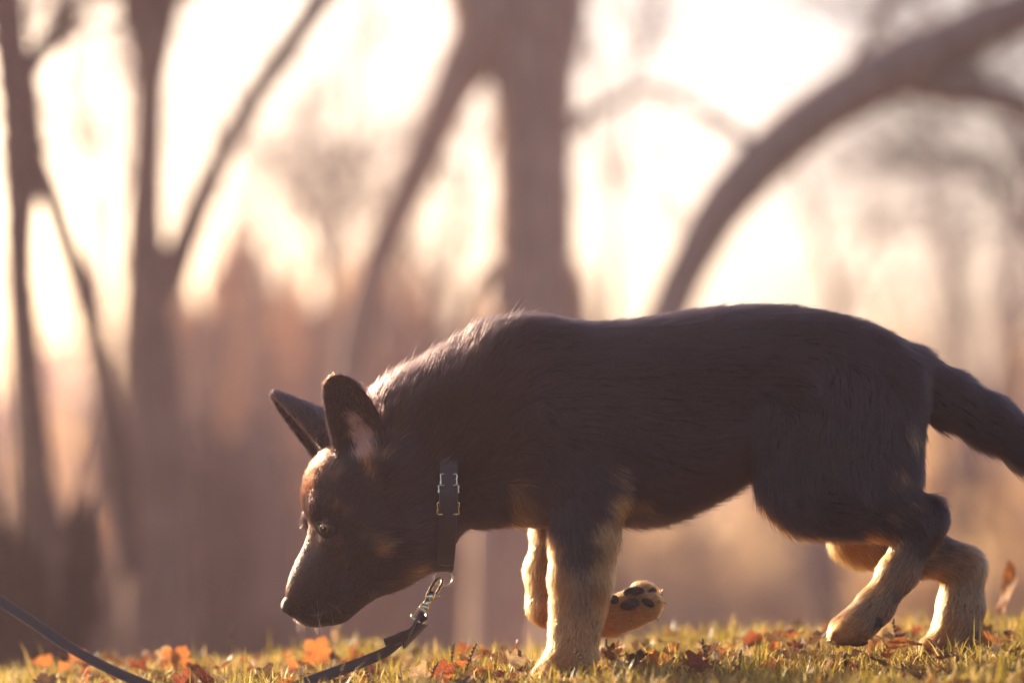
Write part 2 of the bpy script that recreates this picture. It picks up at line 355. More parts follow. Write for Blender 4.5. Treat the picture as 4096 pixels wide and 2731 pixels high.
# undergrowth: the far thicket as one mass
def undergrowth(label, px0, px1, n, hgain, mat, seed, nl=800):
    rs = np.random.default_rng(seed); VV = []
    for i in range(n):
        Y = rs.uniform(22, 42); px = rs.uniform(px0, px1); x = P(px, 1500, Y)[0]; z = float(G(x, Y))
        h = (rs.uniform(1.2, 1.9) + hgain * rs.uniform(.4, 1)) * Y / 30; w_ = rs.uniform(1.2, 2.4)
        V, q = leaf_cloud(nl, (w_, w_, h), rs, .10, lobes=9); VV.append(V + np.array((x, Y, z)))
    V = np.concatenate(VV); o = fast_mesh('undergrowth', V, np.arange(len(V)), 4, mat); tag(o, label, kind='stuff')
undergrowth('brown thicket far behind the left trees', -3600, 2300, 84, 3.4, leafy('leaf_thicket', (.15, .085, .06), (.33, .20, .13), scale=.5, trans=.45), 5)
undergrowth('straw coloured thicket far behind the dog', 1900, 7000, 50, .5, leafy('leaf_straw', (.55, .40, .21), (.80, .60, .34), scale=.5, trans=.6), 6, 420)

# ================================================================== haze in the low sun
def build_haze():
    x0, x1, y0, y1, z0, z1 = -40, 40, -6, 62, -2.6, 9.0
    v = [(x, y, z) for x in (x0, x1) for y in (y0, y1) for z in (z0, z1)]
    f = [(0, 1, 3, 2), (4, 6, 7, 5), (0, 4, 5, 1), (2, 3, 7, 6), (0, 2, 6, 4), (1, 5, 7, 3)]
    m = bpy.data.materials.new('haze'); m.use_nodes = True; t = m.node_tree; t.nodes.clear()
    o = t.nodes.new("ShaderNodeOutputMaterial"); pv = t.nodes.new("ShaderNodeVolumePrincipled")
    pv.inputs['Color'].default_value = (.95, .71, .94, 1); pv.inputs['Density'].default_value = .0042; pv.inputs['Anisotropy'].default_value = .55
    t.links.new(pv.outputs[0], o.inputs['Volume'])
    h = mesh_obj('haze', v, f, m, smooth=False); tag(h, kind='stuff')
build_haze()

# ================================================================== the dog
YM = 0.10                                    # the dog's mid plane
VX = 0.0026
G0 = np.array((-0.62, -0.06, -0.06)); GN = (610, 122, 226)
AX = [G0[k] + VX * np.arange(GN[k]) for k in range(3)]
SDF = np.full(GN, 0.012, np.float32)
def region(lo, hi, m):
    s = []
    for k in range(3):
        a = int(np.clip(math.floor((lo[k] - m - G0[k]) / VX), 0, GN[k])); b = int(np.clip(math.ceil((hi[k] + m - G0[k]) / VX) + 1, 0, GN[k]))
        s.append(slice(a, b))
    X, Y, Z = np.meshgrid(*[AX[k][s[k]].astype(np.float32) for k in range(3)], indexing='ij', sparse=True)
    return tuple(s), X, Y, Z
def blend(s, d, k):
    A = SDF[s]; h = np.clip(k - np.abs(A - d), 0, None) / k
    SDF[s] = np.minimum(A, d) - h * h * k * .25
def carve(s, d, k):
    A = SDF[s]; d = -d; h = np.clip(k - np.abs(A - d), 0, None) / k
    SDF[s] = np.maximum(A, d) + h * h * k * .25
def cone(a, b, q=1.0, k=.016, sub=False):
    """tapered capsule; a,b = (fx, fy, Y, r in F px); q = lateral squash"""
    pa, pb = F(*a[:3]), F(*b[:3]); ra, rb = FR(a[3], a[2]), FR(b[3], b[2])
    R = max(ra, rb) * max(1, q)
    s, X, Y, Z = region(np.minimum(pa, pb) - R, np.maximum(pa, pb) + R, k + .012)
    ba = pb - pa; ba2 = np.array((ba[0], ba[1] / q, ba[2])); L = float(ba2 @ ba2) + 1e-12
    dx, dy, dz = X - pa[0], (Y - pa[1]) / q, Z - pa[2]
    t = np.clip((dx * ba2[0] + dy * ba2[1] + dz * ba2[2]) / L, 0, 1)
    l = np.sqrt((dx - t * ba2[0]) ** 2 + (dy - t * ba2[1]) ** 2 + (dz - t * ba2[2]) ** 2)
    d = (l - (ra + t * (rb - ra))) * (q if q < 1 else 1.0)
    (carve if sub else blend)(s, d.astype(np.float32), k)
def chain(pts, q=1.0, k=.016):
    for a, b in zip(pts[:-1], pts[1:]): cone(a, b, q, k)
def ball(fx, fy, Y, r, q=1.0, k=.012, sub=False): cone((fx, fy, Y, r), (fx + .5, fy, Y, r), q, k, sub)

def torso():
    st = np.array([(1090, 800, 1178, .050), (1150, 757, 1186, .060), (1220, 747, 1190, .070), (1300, 745, 1192, .079), (1400, 746, 1194, .086),
                   (1500, 735, 1188, .089), (1560, 724, 1170, .088), (1620, 715, 1142, .085), (1680, 710, 1108, .080), (1740, 708, 1080, .076),
                   (1800, 709, 1062, .076), (1860, 717, 1052, .077), (1920, 735, 1045, .077), (1980, 757, 1040, .073), (2040, 783, 1020, .064), (2092, 812, 960, .045)])
    x = np.array([F(a[0], 1000, YM)[0] for a in st]); zt = np.array([F(a[0], a[1], YM)[2] for a in st]); zb = np.array([F(a[0], a[2], YM)[2] for a in st])
    s, X, Y, Z = region((x[0], YM - .1, zb.min()), (x[-1], YM + .1, zt.max()), .04)
    xf = np.clip(X[:, 0, 0], x[0], x[-1]); sh = (-1, 1, 1)
    T = np.interp(xf, x, zt); B = np.interp(xf, x, zb); H = np.interp(xf, x, st[:, 3])
    ker = np.ones(15) / 15
    sm = lambda a: np.convolve(np.pad(a, 7, mode='edge'), ker, 'valid')
    T, B, H = sm(T), sm(B), sm(H)
    hh = ((T - B) / 2).reshape(sh); zc = ((T + B) / 2).reshape(sh); hw = H.reshape(sh)
    u = np.abs(Y - YM) / hw; v = (Z - zc) / hh
    # widest a bit below the middle of the chest, narrower over the spine
    wv = 1.0 - .12 * np.clip(v, 0, 1) ** 2 + 0 * u
    u = u / wv
    e = 2.25
    k0 = (u ** e + np.abs(v) ** e) ** (1 / e) + 1e-6
    d = (k0 - 1) * np.minimum(hw, hh) * (.9 + .35 * np.abs(v))
    ex = np.abs(X - xf.reshape(sh)); d = np.where(ex > 0, np.sqrt(np.maximum(d, 0) ** 2 + ex ** 2) + np.minimum(d, 0) * 0, d)
    blend(s, d.astype(np.float32), .012)
torso()
# neck and ruff
cone((1160, 970, YM, 190), (955, 1050, YM, 148), .58, .018)
cone((1180, 960, YM, 190), (1000, 1010, YM, 146), .55, .026)
cone((1140, 1020, YM, 140), (940, 1120, YM, 122), .64, .016)
# forechest
cone((1150, 1070, .085, 95), (1230, 1105, .08, 75), .8, .022)
# skull, cheeks, jaw, muzzle
cone((804, 1122, .098, 95), (880, 1105, YM, 128), .92, .02)
ball(807, 1150, .096, 95, .95, .02)
cone((850, 1205, .096, 112), (925, 1185, YM, 118), .84, .016)
cone((845, 1225, .062, 60), (905, 1230, .062, 75), .6, .022)      # near cheek
cone((788, 1272, .090, 78), (740, 1345, .086, 70), .72, .014)
cone((740, 1345, .086, 70), (703, 1382, .083, 44), .74, .012)
cone((752, 1372, .086, 52), (722, 1392, .084, 36), .85, .012)      # lip / chin
cone((760, 1360, .087, 60), (880, 1265, .095, 82), .66, .016)
cone((880, 1262, .096, 80), (940, 1238, YM, 76), .80, .014)
cone((730, 1230, .092, 17), (690, 1350, .085, 20), .9, .012)       # bridge of the nose
cone((738, 1170, .061, 26), (790, 1163, .056, 20), .8, .012)       # near brow
ball(712, 1190, .128, 17, 1, .010)                                 # far brow
cone((722, 1215, .125, 16), (745, 1260, .118, 30), 1, .012)
cone((775, 1252, .064, 22), (815, 1268, .060, 26), .6, .012)       # cheek bone under the eye
# near fore leg
cone((1250, 860, .062, 105), (1290, 1010, .045, 112), .42, .024)   # shoulder blade
cone((1275, 1010, .045, 105), (1375, 1125, .042, 62), .55, .022)
cone((1385, 1095, .045, 48), (1405, 1130, .045, 34), .8, .016)     # elbow
chain([(1352, 1130, .042, 78), (1340, 1240, .042, 67), (1333, 1330, .042, 61), (1326, 1405, .042, 51), (1318, 1462, .040, 46), (1311, 1510, .038, 47)], .74, .014)
cone((1308, 1520, .036, 46), (1255, 1562, .034, 38), 1.05, .014)
for dy in (-.021, -.007, .007, .021): cone((1262, 1556, .034 + dy, 22), (1226 + 260 * abs(dy), 1576, .034 + dy * 1.15, 17), .85, .006)
ball(1358, 1505, .05, 17, 1, .01)
# far fore leg, lifted and folded at the wrist
cone((1300, 1010, .150, 95), (1310, 1130, .152, 62), .5, .02)
chain([(1308, 1130, .152, 62), (1285, 1210, .150, 56), (1262, 1310, .148, 49), (1258, 1385, .146, 45)], .8, .012)
chain([(1262, 1392, .146, 42), (1320, 1425, .147, 36), (1400, 1418, .148, 37)], .85, .012)
cone((1405, 1415, .148, 37), (1455, 1395, .148, 43), .8, .012)
for tx, ty, dy in ((1490, 1362, .012), (1499, 1383, -.006), (1492, 1402, -.008), (1470, 1358, .014)): cone((1450, 1395, .148 + dy * .6, 26), (tx, ty, .148 + dy, 21), .85, .006)
# near hind leg
cone((1955, 905, .07, 138), (1893, 1042, .050, 116), .36, .028)
cone((1897, 1012, .048, 120), (1862, 1100, .046, 84), .42, .026)
cone((1998, 930, .06, 88), (2038, 1085, .05, 66), .48, .022)
cone((1885, 1106, .044, 82), (1990, 1150, .044, 62), .5, .02)
chain([(1960, 1140, .044, 70), (2060, 1180, .042, 52), (2122, 1196, .040, 44)], .7, .014)
cone((2128, 1186, .040, 38), (2138, 1180, .040, 36), .8, .010)
chain([(2120, 1212, .040, 42), (2066, 1312, .038, 38), (2010, 1392, .036, 36), (1972, 1428, .036, 36)], .8, .012)
cone((1975, 1430, .036, 34), (1938, 1446, .036, 32), 1.1, .01)
for dy in (-.018, -.006, .006, .018): cone((1940, 1445, .036 + dy, 20), (1916 + 300 * abs(dy), 1460, .036 + dy * 1.1, 14), .85, .005)
cone((2010, 1418, .036, 16), (2004, 1432, .036, 13), 1, .006)
# far hind leg
cone((1990, 945, .135, 108), (1985, 1120, .150, 100), .45, .024)
cone((1985, 1110, .152, 100), (1972, 1232, .154, 54), .5, .018)
chain([(1985, 1225, .154, 58), (2100, 1262, .158, 50), (2213, 1297, .160, 43)], .75, .014)
chain([(2214, 1310, .160, 44), (2208, 1390, .158, 46), (2196, 1450, .155, 46), (2180, 1478, .152, 42)], .8, .012)
cone((2180, 1480, .152, 38), (2142, 1492, .150, 30), 1.1, .01)
# tail
chain([(2000, 838, YM, 50), (2090, 866, YM, 49), (2175, 912, YM, 49), (2265, 963, YM, 46), (2360, 1022, YM, 41), (2470, 1100, YM, 31), (2560, 1175, YM, 16)], .8, .02)
# hollows: flank in front of the thigh, inside the elbow, under the jaw
cone((1725, 940, -.012, 40), (1738, 1010, -.014, 34), .5, .04, sub=True)
# eye socket
EYE_F = (757, 1211)
ball(EYE_F[0] - 2, EYE_F[1], .033, 19, .9, .010, sub=True)

# ears: cupped shells turned into the same level set
def ear_shell(base, tip, nrm, W, depth, thick=.0052, nu=22, nv=26, bow=0.0):
    base, tip, nrm = map(np.asarray, (base, tip, nrm)); ax = tip - base; L = np.linalg.norm(ax); ax /= L
    nrm = nrm - ax * (nrm @ ax); nrm /= np.linalg.norm(nrm); side = np.cross(ax, nrm)
    V = np.linspace(0, 1, nv); th = np.linspace(-1.25, 1.25, nu); O = []
    wv = np.interp(V, [0, .2, .45, .65, .8, .9, .96, 1], W); dv = np.interp(V, [0, .3, .6, 1], depth)
    for sgn in (1, -1):
        S = []
        for i, v in enumerate(V):
            r_w = wv[i] + sgn * thick / 2; r_d = dv[i] + sgn * thick / 2
            c = base + ax * L * v + side * bow * math.sin(math.pi * v)
            S.append([c + side * r_w * math.sin(a) / math.sin(1.25) - nrm * (r_d * (math.cos(a) - math.cos(1.25))) for a in th])
        O.append(S)
    Vt = np.array(O).reshape(-1, 3); idx = lambda s, i, j: s * nu * nv + i * nu + j
    T = []
    def quad(a, b, c, d): T.extend([(a, b, c), (a, c, d)])
    for i in range(nv - 1):
        for j in range(nu - 1):
            quad(idx(0, i, j), idx(0, i, j + 1), idx(0, i + 1, j + 1), idx(0, i + 1, j))
            quad(idx(1, i, j + 1), idx(1, i, j), idx(1, i + 1, j), idx(1, i + 1, j + 1))
        quad(idx(1, i, 0), idx(0, i, 0), idx(0, i + 1, 0), idx(1, i + 1, 0)); quad(idx(0, i, nu - 1), idx(1, i, nu - 1), idx(1, i + 1, nu - 1), idx(0, i + 1, nu - 1))
    for j in range(nu - 1):
        quad(idx(0, 0, j + 1), idx(0, 0, j), idx(1, 0, j), idx(1, 0, j + 1)); quad(idx(0, nv - 1, j), idx(0, nv - 1, j + 1), idx(1, nv - 1, j + 1), idx(1, nv - 1, j))
    # signed distance by segments: sample shell mid points densely and take distance to them
    g2 = []
    vv = np.linspace(0, 1, 70); aa = np.linspace(-1.25, 1.25, 60)
    wv2 = np.interp(vv, [0, .2, .45, .65, .8, .9, .96, 1], W); dv2 = np.interp(vv, [0, .3, .6, 1], depth)
    VV, AA = np.meshgrid(np.arange(70), aa, indexing='ij')
    c = base + ax * (L * vv[VV])[..., None] + side * (bow * np.sin(math.pi * vv[VV]))[..., None]
    pts = c + side * (wv2[VV] * np.sin(AA) / math.sin(1.25))[..., None] - nrm * (dv2[VV] * (np.cos(AA) - math.cos(1.25)))[..., None]
    pts = pts.reshape(-1, 3)
    s, X, Y, Z = region(pts.min(0), pts.max(0), .012)
    sub = np.stack(np.broadcast_arrays(X, Y, Z), -1).reshape(-1, 3); d = np.empty(len(sub), np.float32)
    from mathutils.kdtree import KDTree
    kd = KDTree(len(pts))
    for i, p in enumerate(pts): kd.insert(p, i)
    kd.balance()
    for i, p in enumerate(sub): d[i] = kd.find(p)[2]
    shp = np.broadcast_shapes(X.shape, Y.shape, Z.shape)
    blend(s, (d.reshape(shp) - thick / 2).astype(np.float32), .004)
    return pts
u = .000522
EAR_N = ear_shell(F(836, 1050, .056), F(767, 866, .040), np.array((-.30, -1, .05)),
                  np.array([62, 63, 60, 53, 44, 35, 25, 9]) * u, np.array([46, 34, 20, 3]) * u, bow=.004)
EAR_F = ear_shell(F(752, 1066, .132), F(624, 908, .150), np.array((-1.0, -.10, .10)),
                  np.array([60, 60, 54, 46, 36, 26, 17, 7]) * u, np.array([150, 140, 92, 18]) * u, bow=0.0)

gr = openvdb.FloatGrid(0.02); gr.copyFromArray(SDF)
gr.transform = openvdb.createLinearTransform(VX)
pv, tri, quad = gr.convertToPolygons(isovalue=0.0, adaptivity=0.0) if hasattr(gr, 'convertToPolygons') else (*gr.convertToQuads(isovalue=0.0), None)
if quad is None: quad, tri = tri, np.zeros((0, 3), int)
BV = np.asarray(pv, np.float64) + G0; BQ = np.asarray(quad, np.int64)
# keep the largest connected piece only and relax it slightly
def largest(V, Q):
    lab = np.arange(len(V))
    while True:
        mn = lab[Q].min(1); new = lab.copy(); np.minimum.at(new, Q.ravel(), np.repeat(mn, 4)); new = new[new]
        if (new == lab).all(): break
        lab = new
    big = np.bincount(lab).argmax(); keep = lab == big; mp = np.cumsum(keep) - 1
    return V[keep], mp[Q[keep[Q[:, 0]]]]
BV, BQ = largest(BV, BQ)
def relax(V, Q, n, a=.5):
    E = np.concatenate([Q[:, [0, 1]], Q[:, [1, 2]], Q[:, [2, 3]], Q[:, [3, 0]]]); cnt = np.bincount(E[:, 0], minlength=len(V)) + np.bincount(E[:, 1], minlength=len(V))
    for _ in range(n):
        acc = np.zeros_like(V)
        for k in range(3): acc[:, k] = np.bincount(E[:, 0], V[E[:, 1], k], len(V)) + np.bincount(E[:, 1], V[E[:, 0], k], len(V))
        V = V + a * (acc / cnt[:, None] - V)
    return V
BV = relax(BV, BQ, 2)
def face_normals(V, Q): 
    n = np.cross(V[Q[:, 2]] - V[Q[:, 0]], V[Q[:, 3]] - V[Q[:, 1]]); a = np.linalg.norm(n, axis=1); return n / (a[:, None] + 1e-15), a / 2
fn, fa = face_normals(BV, BQ)
ctr = BV[BQ].mean(1)
if ((ctr - BV.mean(0)) * fn).sum() < 0: BQ = BQ[:, ::-1]; fn = -fn
print('dog body', len(BV), len(BQ), 'area', fa.sum())
BODY_BVH = BVHTree.FromPolygons(BV.tolist(), BQ.tolist())
def hit(fx, fy, far=3.6):
    """world point and normal where the sight line of an F pixel first meets the dog"""
    o = Vector((0, CAM_Y, CAM_Z)); d = (Vector(F(fx, fy, .1)) - o).normalized()
    r = BODY_BVH.ray_cast(o, d, far)
    return (np.array(r[0]), np.array(r[1])) if r[0] is not None else (F(fx, fy, .06), np.array((0, -1.0, 0)))

# ------------------------------------------------------------------ coat: flow, length and colour fields
# strokes: list of (fx, fy[, Y]) along the lie of the coat, hair length mm, lift
STROKES = [
 ([(1140, 735), (1300, 722), (1500, 712), (1700, 690), (1860, 698), (1980, 742), (2100, 810)], .09, 20, .17),
 ([(1120, 850), (1180, 815), (1300, 805), (1500, 800), (1700, 790), (1900, 800), (2080, 870)], .03, 20, .10),
 ([(1150, 960), (1220, 905), (1330, 885), (1450, 905), (1600, 905), (1800, 890), (1900, 920)], .02, 20, .10),
 ([(1250, 1010), (1350, 985), (1450, 1010), (1600, 1030), (1700, 1010)], .02, 21, .11),
 ([(1330, 1050), (1430, 1090), (1540, 1120), (1640, 1110), (1700, 1070)], .02, 22, .13),
 ([(1440, 1190), (1540, 1195), (1640, 1150)], .08, 30, .34),
 ([(870, 990), (915, 935), (955, 870)], .08, 24, .42),
 ([(930, 985), (985, 890), (1030, 810), (1060, 770)], .06, 27, .34),
 ([(1000, 1010), (1060, 900), (1110, 790), (1150, 735)], .05, 28, .30),
 ([(960, 1090), (1020, 1010), (1090, 930), (1180, 850)], .03, 26, .20),
 ([(1040, 1130), (1090, 1060), (1160, 1000), (1240, 950)], .03, 24, .18),
 ([(1065, 1170), (1120, 1130), (1200, 1080), (1280, 1060)], .03, 22, .16),
 ([(1080, 1190), (1140, 1200), (1230, 1215)], .07, 20, .28),
 ([(1160, 1100), (1175, 1150), (1190, 1195)], .05, 18, .22),
 ([(1240, 930), (1300, 1040), (1380, 1110), (1420, 1130)], .02, 17, .12),
 ([(1255, 1060), (1290, 1160), (1325, 1260)], .02, 13, .12),
 ([(1350, 1030), (1400, 1080), (1440, 1130)], .03, 20, .22),
 ([(1370, 1130), (1410, 1190), (1420, 1260), (1408, 1350)], .05, 13, .26),
 ([(1310, 1230), (1330, 1330), (1325, 1420)], .02, 8, .16),
 ([(1320, 1420), (1310, 1500), (1270, 1560), (1230, 1580)], .03, 6, .18),
 ([(1300, 1130), (1262, 1300), (1245, 1400)], .14, 7, .2),
 ([(1258, 1425), (1400, 1420), (1500, 1400)], .15, 6, .22),
 ([(1930, 800), (1900, 900), (1860, 1010), (1840, 1100), (1860, 1190)], .02, 18, .12),
 ([(2020, 850), (2010, 950), (1990, 1050), (1990, 1130)], .02, 18, .12),
 ([(1760, 930), (1740, 1020), (1735, 1100), (1800, 1185), (1880, 1220)], .03, 22, .24),
 ([(2070, 880), (2100, 960), (2115, 1040), (2115, 1110)], .05, 17, .24),
 ([(2040, 1050), (2060, 1100), (2090, 1150)], .02, 16, .18),
 ([(1900, 1150), (1990, 1160), (2080, 1195), (2130, 1225)], .02, 12, .14),
 ([(2140, 1190), (2120, 1250), (2066, 1320), (2010, 1400)], .02, 8, .15),
 ([(2010, 1400), (1960, 1445), (1905, 1465)], .03, 6, .16),
 ([(1930, 1180), (1960, 1260), (2000, 1300)], .15, 16, .25),
 ([(2040, 1250), (2140, 1275), (2230, 1295)], .15, 11, .16),
 ([(2235, 1300), (2215, 1390), (2195, 1460), (2130, 1492)], .15, 8, .16),
 ([(2060, 830), (2150, 890), (2260, 960), (2360, 1020), (2560, 1170)], .08, 22, .11),
 ([(2130, 930), (2220, 1000), (2330, 1070), (2480, 1150)], .10, 24, .18),
 ([(1740, 1150), (1790, 1200), (1850, 1225), (1920, 1235)], .075, 22, .42),
 # head
 ([(655, 1365), (690, 1290), (722, 1210)], .085, 2.6, .16),
 ([(715, 1200), (722, 1130), (745, 1080), (790, 1040)], .09, 7, .55),
 ([(690, 1390), (730, 1330), (770, 1270)], .055, 3.0, .12),
 ([(740, 1420), (800, 1370), (860, 1330)], .07, 4, .16),
 ([(775, 1290), (820, 1240), (870, 1200), (920, 1150)], .05, 6.5, .13),
 ([(770, 1170), (810, 1120), (850, 1080), (880, 1060)], .05, 6, .14),
 ([(840, 1230), (900, 1220), (960, 1200), (1000, 1160)], .04, 13, .16),
 ([(860, 1330), (930, 1310), (985, 1290)], .07, 13, .24),
 ([(900, 1150), (960, 1110), (1010, 1050)], .04, 16, .17),
 ([(880, 1060), (930, 1030), (970, 980)], .05, 18, .2),
 ([(836, 1050), (767, 866)], .05, 4.6, .38),
 ([(742, 1052), (624, 910)], .15, 4.8, .38),
 ([(872, 1075), (850, 1045), (828, 1015)], .045, 15, .45), ([(1436, 1100), (1452, 1150), (1470, 1180)], .03, 9, .20), ([(1150, 1190), (1190, 1205), (1230, 1212)], .06, 9, .4),
]
KP, KD, KL, KF = [], [], [], []
for pts, Yk, Lk, lf in STROKES:
    q = np.array([F(a[0], a[1], Yk) for a in pts]); qs = smooth_path(q, max(4, len(pts) * 3))
    d = np.gradient(qs, axis=0); d /= np.linalg.norm(d, axis=1)[:, None]
    KP.append(qs); KD.append(d); KL += [Lk] * len(qs); KF += [lf] * len(qs)
KP = np.concatenate(KP); KD = np.concatenate(KD); KL = np.array(KL) * 1e-3; KF = np.array(KF)
def flow(p):
    D = np.empty_like(p); L = np.empty(len(p)); LF = np.empty(len(p))
    for i in range(0, len(p), 20000):
        q = p[i:i + 20000]
        d2 = ((q ** 2).sum(1)[:, None] + (KP ** 2).sum(1)[None] - 2 * q @ KP.T).clip(1e-6)
        w_ = 1 / (d2 + 6e-5) ** 2.2; w_ /= w_.sum(1)[:, None]
        D[i:i + 20000] = w_ @ KD; L[i:i + 20000] = w_ @ KL; LF[i:i + 20000] = w_ @ KF
    return D, L, LF
def wave(p, f, s):
    """cheap smooth noise, -1..1"""
    r = np.random.default_rng(s); out = np.zeros(len(p))
    for _ in range(5):
        k = r.standard_normal(3); k *= f * r.uniform(.6, 1.5) / np.linalg.norm(k); out += np.sin(p @ k * 6.283 + r.uniform(0, 6.28))
    return out / 2.6
BLACK = np.array((.0140, .0085, .0110)); TAN = np.array((.47, .165, .048)); CREAM = np.array((.56, .25, .088)); RUST = np.array((.34, .085, .028))
BROWN = np.array((.27, .125, .06)); PINK = np.array((.78, .40, .32))  # PINK: inner ear skin, brightened for sun shining through the ear
# (fx, fy, Y, radius F px, softness, colour, strength)
PAINT = [
 # near fore leg
 (1330, 1560, .036, 120, .35, TAN, 1), (1325, 1480, .040, 110, .6, TAN, .85), (1335, 1330, .03, 110, .8, BROWN, .7), (1275, 1330, .045, 66, .8, TAN, .85), (1270, 1262, .045, 50, .9, TAN, .8), (1275, 1390, .045, 70, .7, TAN, .9), (1340, 1270, .02, 74, .8, BLACK, .9), (1350, 1380, .02, 46, .9, BLACK, .6),
 (1400, 1230, .05, 58, .7, CREAM, .9), (1396, 1310, .05, 60, .7, CREAM, .9), (1382, 1390, .05, 60, .7, TAN, .9), (1425, 1160, .05, 44, .6, CREAM, .9),  # CREAM: backlight on the tan rear edge, painted into the coat
 (1340, 1370, .02, 46, .8, BROWN, .6), (1378, 1440, .05, 24, .8, BROWN, .8), (1475, 1165, .04, 38, .8, BROWN, .8),
 # elbow streak: tan fur, the light on it painted in as cream
 (1408, 1078, .035, 17, .7, CREAM, 1), (1424, 1105, .035, 17, .7, CREAM, 1), (1436, 1128, .04, 15, .7, CREAM, 1),
 # chest patch
 (1185, 1125, .04, 36, .8, BROWN, .8), (1195, 1165, .045, 46, .7, BROWN, 1), (1195, 1180, .045, 26, .8, TAN, .5), (1165, 1210, .09, 34, .7, TAN, .9), (1225, 1210, .09, 30, .7, TAN, .8),
 # far fore leg
 (1250, 1390, .148, 150, .25, TAN, 1), (1265, 1240, .150, 70, .6, TAN, .9), (1450, 1400, .15, 120, .3, TAN, 1),
 # near hind leg and belly edge
 (2060, 1310, .03, 90, .7, BROWN, .8), (1990, 1400, .03, 90, .6, BROWN, .8), (1945, 1440, .036, 62, .6, TAN, .9), (2015, 1345, .030, 44, .8, TAN, .8), (2020, 1300, .04, 46, .7, TAN, .9), (2045, 1258, .045, 42, .7, TAN, .9), (2085, 1330, .03, 46, .8, BROWN, .8), (2120, 1230, .03, 40, .8, BLACK, .7), (2000, 1235, .06, 40, .7, TAN, .9),
 *[(x, y, .0701, 46, .6, TAN, .95) for x, y in ((1752, 1160), (1785, 1186), (1825, 1202), (1865, 1210), (1905, 1216), (1945, 1220))], (2080, 1380, .03, 30, .7, BROWN, .7), (2018, 1428, .036, 24, .6, BLACK, .9),
 (2095, 990, .05, 28, .8, BROWN, .9), (2103, 1010, .06, 20, .8, TAN, .7), (2075, 1090, .03, 26, .8, TAN, .75), (2050, 1105, .03, 20, .8, TAN, .6), (2050, 1185, .015, 26, .8, BROWN, .7), (2100, 1155, .02, 28, .9, BROWN, .5),
 # far hind leg
 (1960, 1270, .155, 95, .4, TAN, 1), (2200, 1350, .155, 120, .5, BROWN, .9), (2165, 1455, .155, 84, .6, TAN, .85), (2150, 1340, .15, 60, .6, TAN, .8), (2225, 1390, .155, 66, .8, BROWN, .75), (2225, 1290, .16, 66, .7, BROWN, .9), (2250, 1400, .16, 40, .8, BLACK, .55), (2100, 1260, .15, 60, .6, BROWN, .9),
 # head
 (745, 1085, .09, 46, .8, RUST, .95), (722, 1120, .08, 34, .8, RUST, .8), (705, 1150, .10, 30, .9, RUST, .6), (760, 1060, .09, 30, .8, RUST, .9), (770, 1088, .055, 22, .8, BROWN, .8),
 (770, 1160, .05, 17, .9, BROWN, .75), (795, 1172, .05, 15, .9, BROWN, .6), (778, 1243, .05, 12, .9, BROWN, .5), (875, 1255, .045, 34, .9, BROWN, 1), (882, 1262, .045, 24, .9, TAN, .8), (840, 1228, .045, 22, .9, BROWN, .5), (905, 1000, .05, 30, .9, BROWN, .4), (860, 1240, .045, 18, .9, BROWN, .6),
 (945, 1305, .08, 42, .8, BROWN, .95), (890, 1325, .08, 30, .8, BROWN, .7), (712, 1245, .09, 20, .8, TAN, .8), (692, 1300, .086, 20, .8, TAN, .7), (672, 1345, .084, 18, .8, BROWN, .8),  # bridge of the nose: sunlight on black fur painted as tan and brown
 (712, 1428, .085, 13, .8, TAN, .8),
 *[(x, y, .05, 9, .8, TAN, .75) for x, y in ((749, 990), (746, 960), (744, 930), (746, 900), (753, 878), (768, 864), (786, 872), (804, 890), (822, 915), (840, 940), (856, 965), (757, 1015))],  # near ear rim: sunlit edge painted into the hair colour
 *[(x, y, .05, 9, .8, TAN, .7) for x, y in ((626, 918), (640, 945), (655, 972), (672, 1000), (690, 1030))],  # far ear rim, sun painted in likewise
 (832, 1000, .05, 38, .6, PINK, 1), (838, 1035, .05, 36, .6, PINK, 1), (815, 965, .055, 30, .7, PINK, .75), (845, 1060, .045, 30, .8, TAN, .7), (880, 1045, .05, 22, .8, BROWN, .7), (850, 1085, .045, 24, .9, BROWN, .7),
]
PC = np.array([hit(a[0], a[1])[0] if a[2] < .07 else F(a[0], a[1], a[2]) for a in PAINT])
def paint(p, jit):
    c = np.tile(BLACK, (len(p), 1)); n = len(p)
    q = p + jit
    # ear rims: the sunlit edge of black hair is painted in as tan
    for (fx, fy, Yk, R, soft, colr, st), pc in zip(PAINT, PC):
        rr = FR(R, Yk); m = np.nonzero((np.abs(q - pc) < rr * 1.3).all(1))[0]
        if not len(m): continue
        d = np.linalg.norm((q[m] - pc) * (1, .75, 1), axis=1) / rr
        a = st * (1 - np.clip((d - (1 - soft)) / max(soft, .05), 0, 1)); a = a * a * (3 - 2 * a)
        pick = (rng.random(len(m)) < .25) * 1.0; a = a * (1 - pick) + pick * (rng.random(len(m)) < a)
        c[m] = c[m] * (1 - a[:, None]) + colr * a[:, None]
    return c

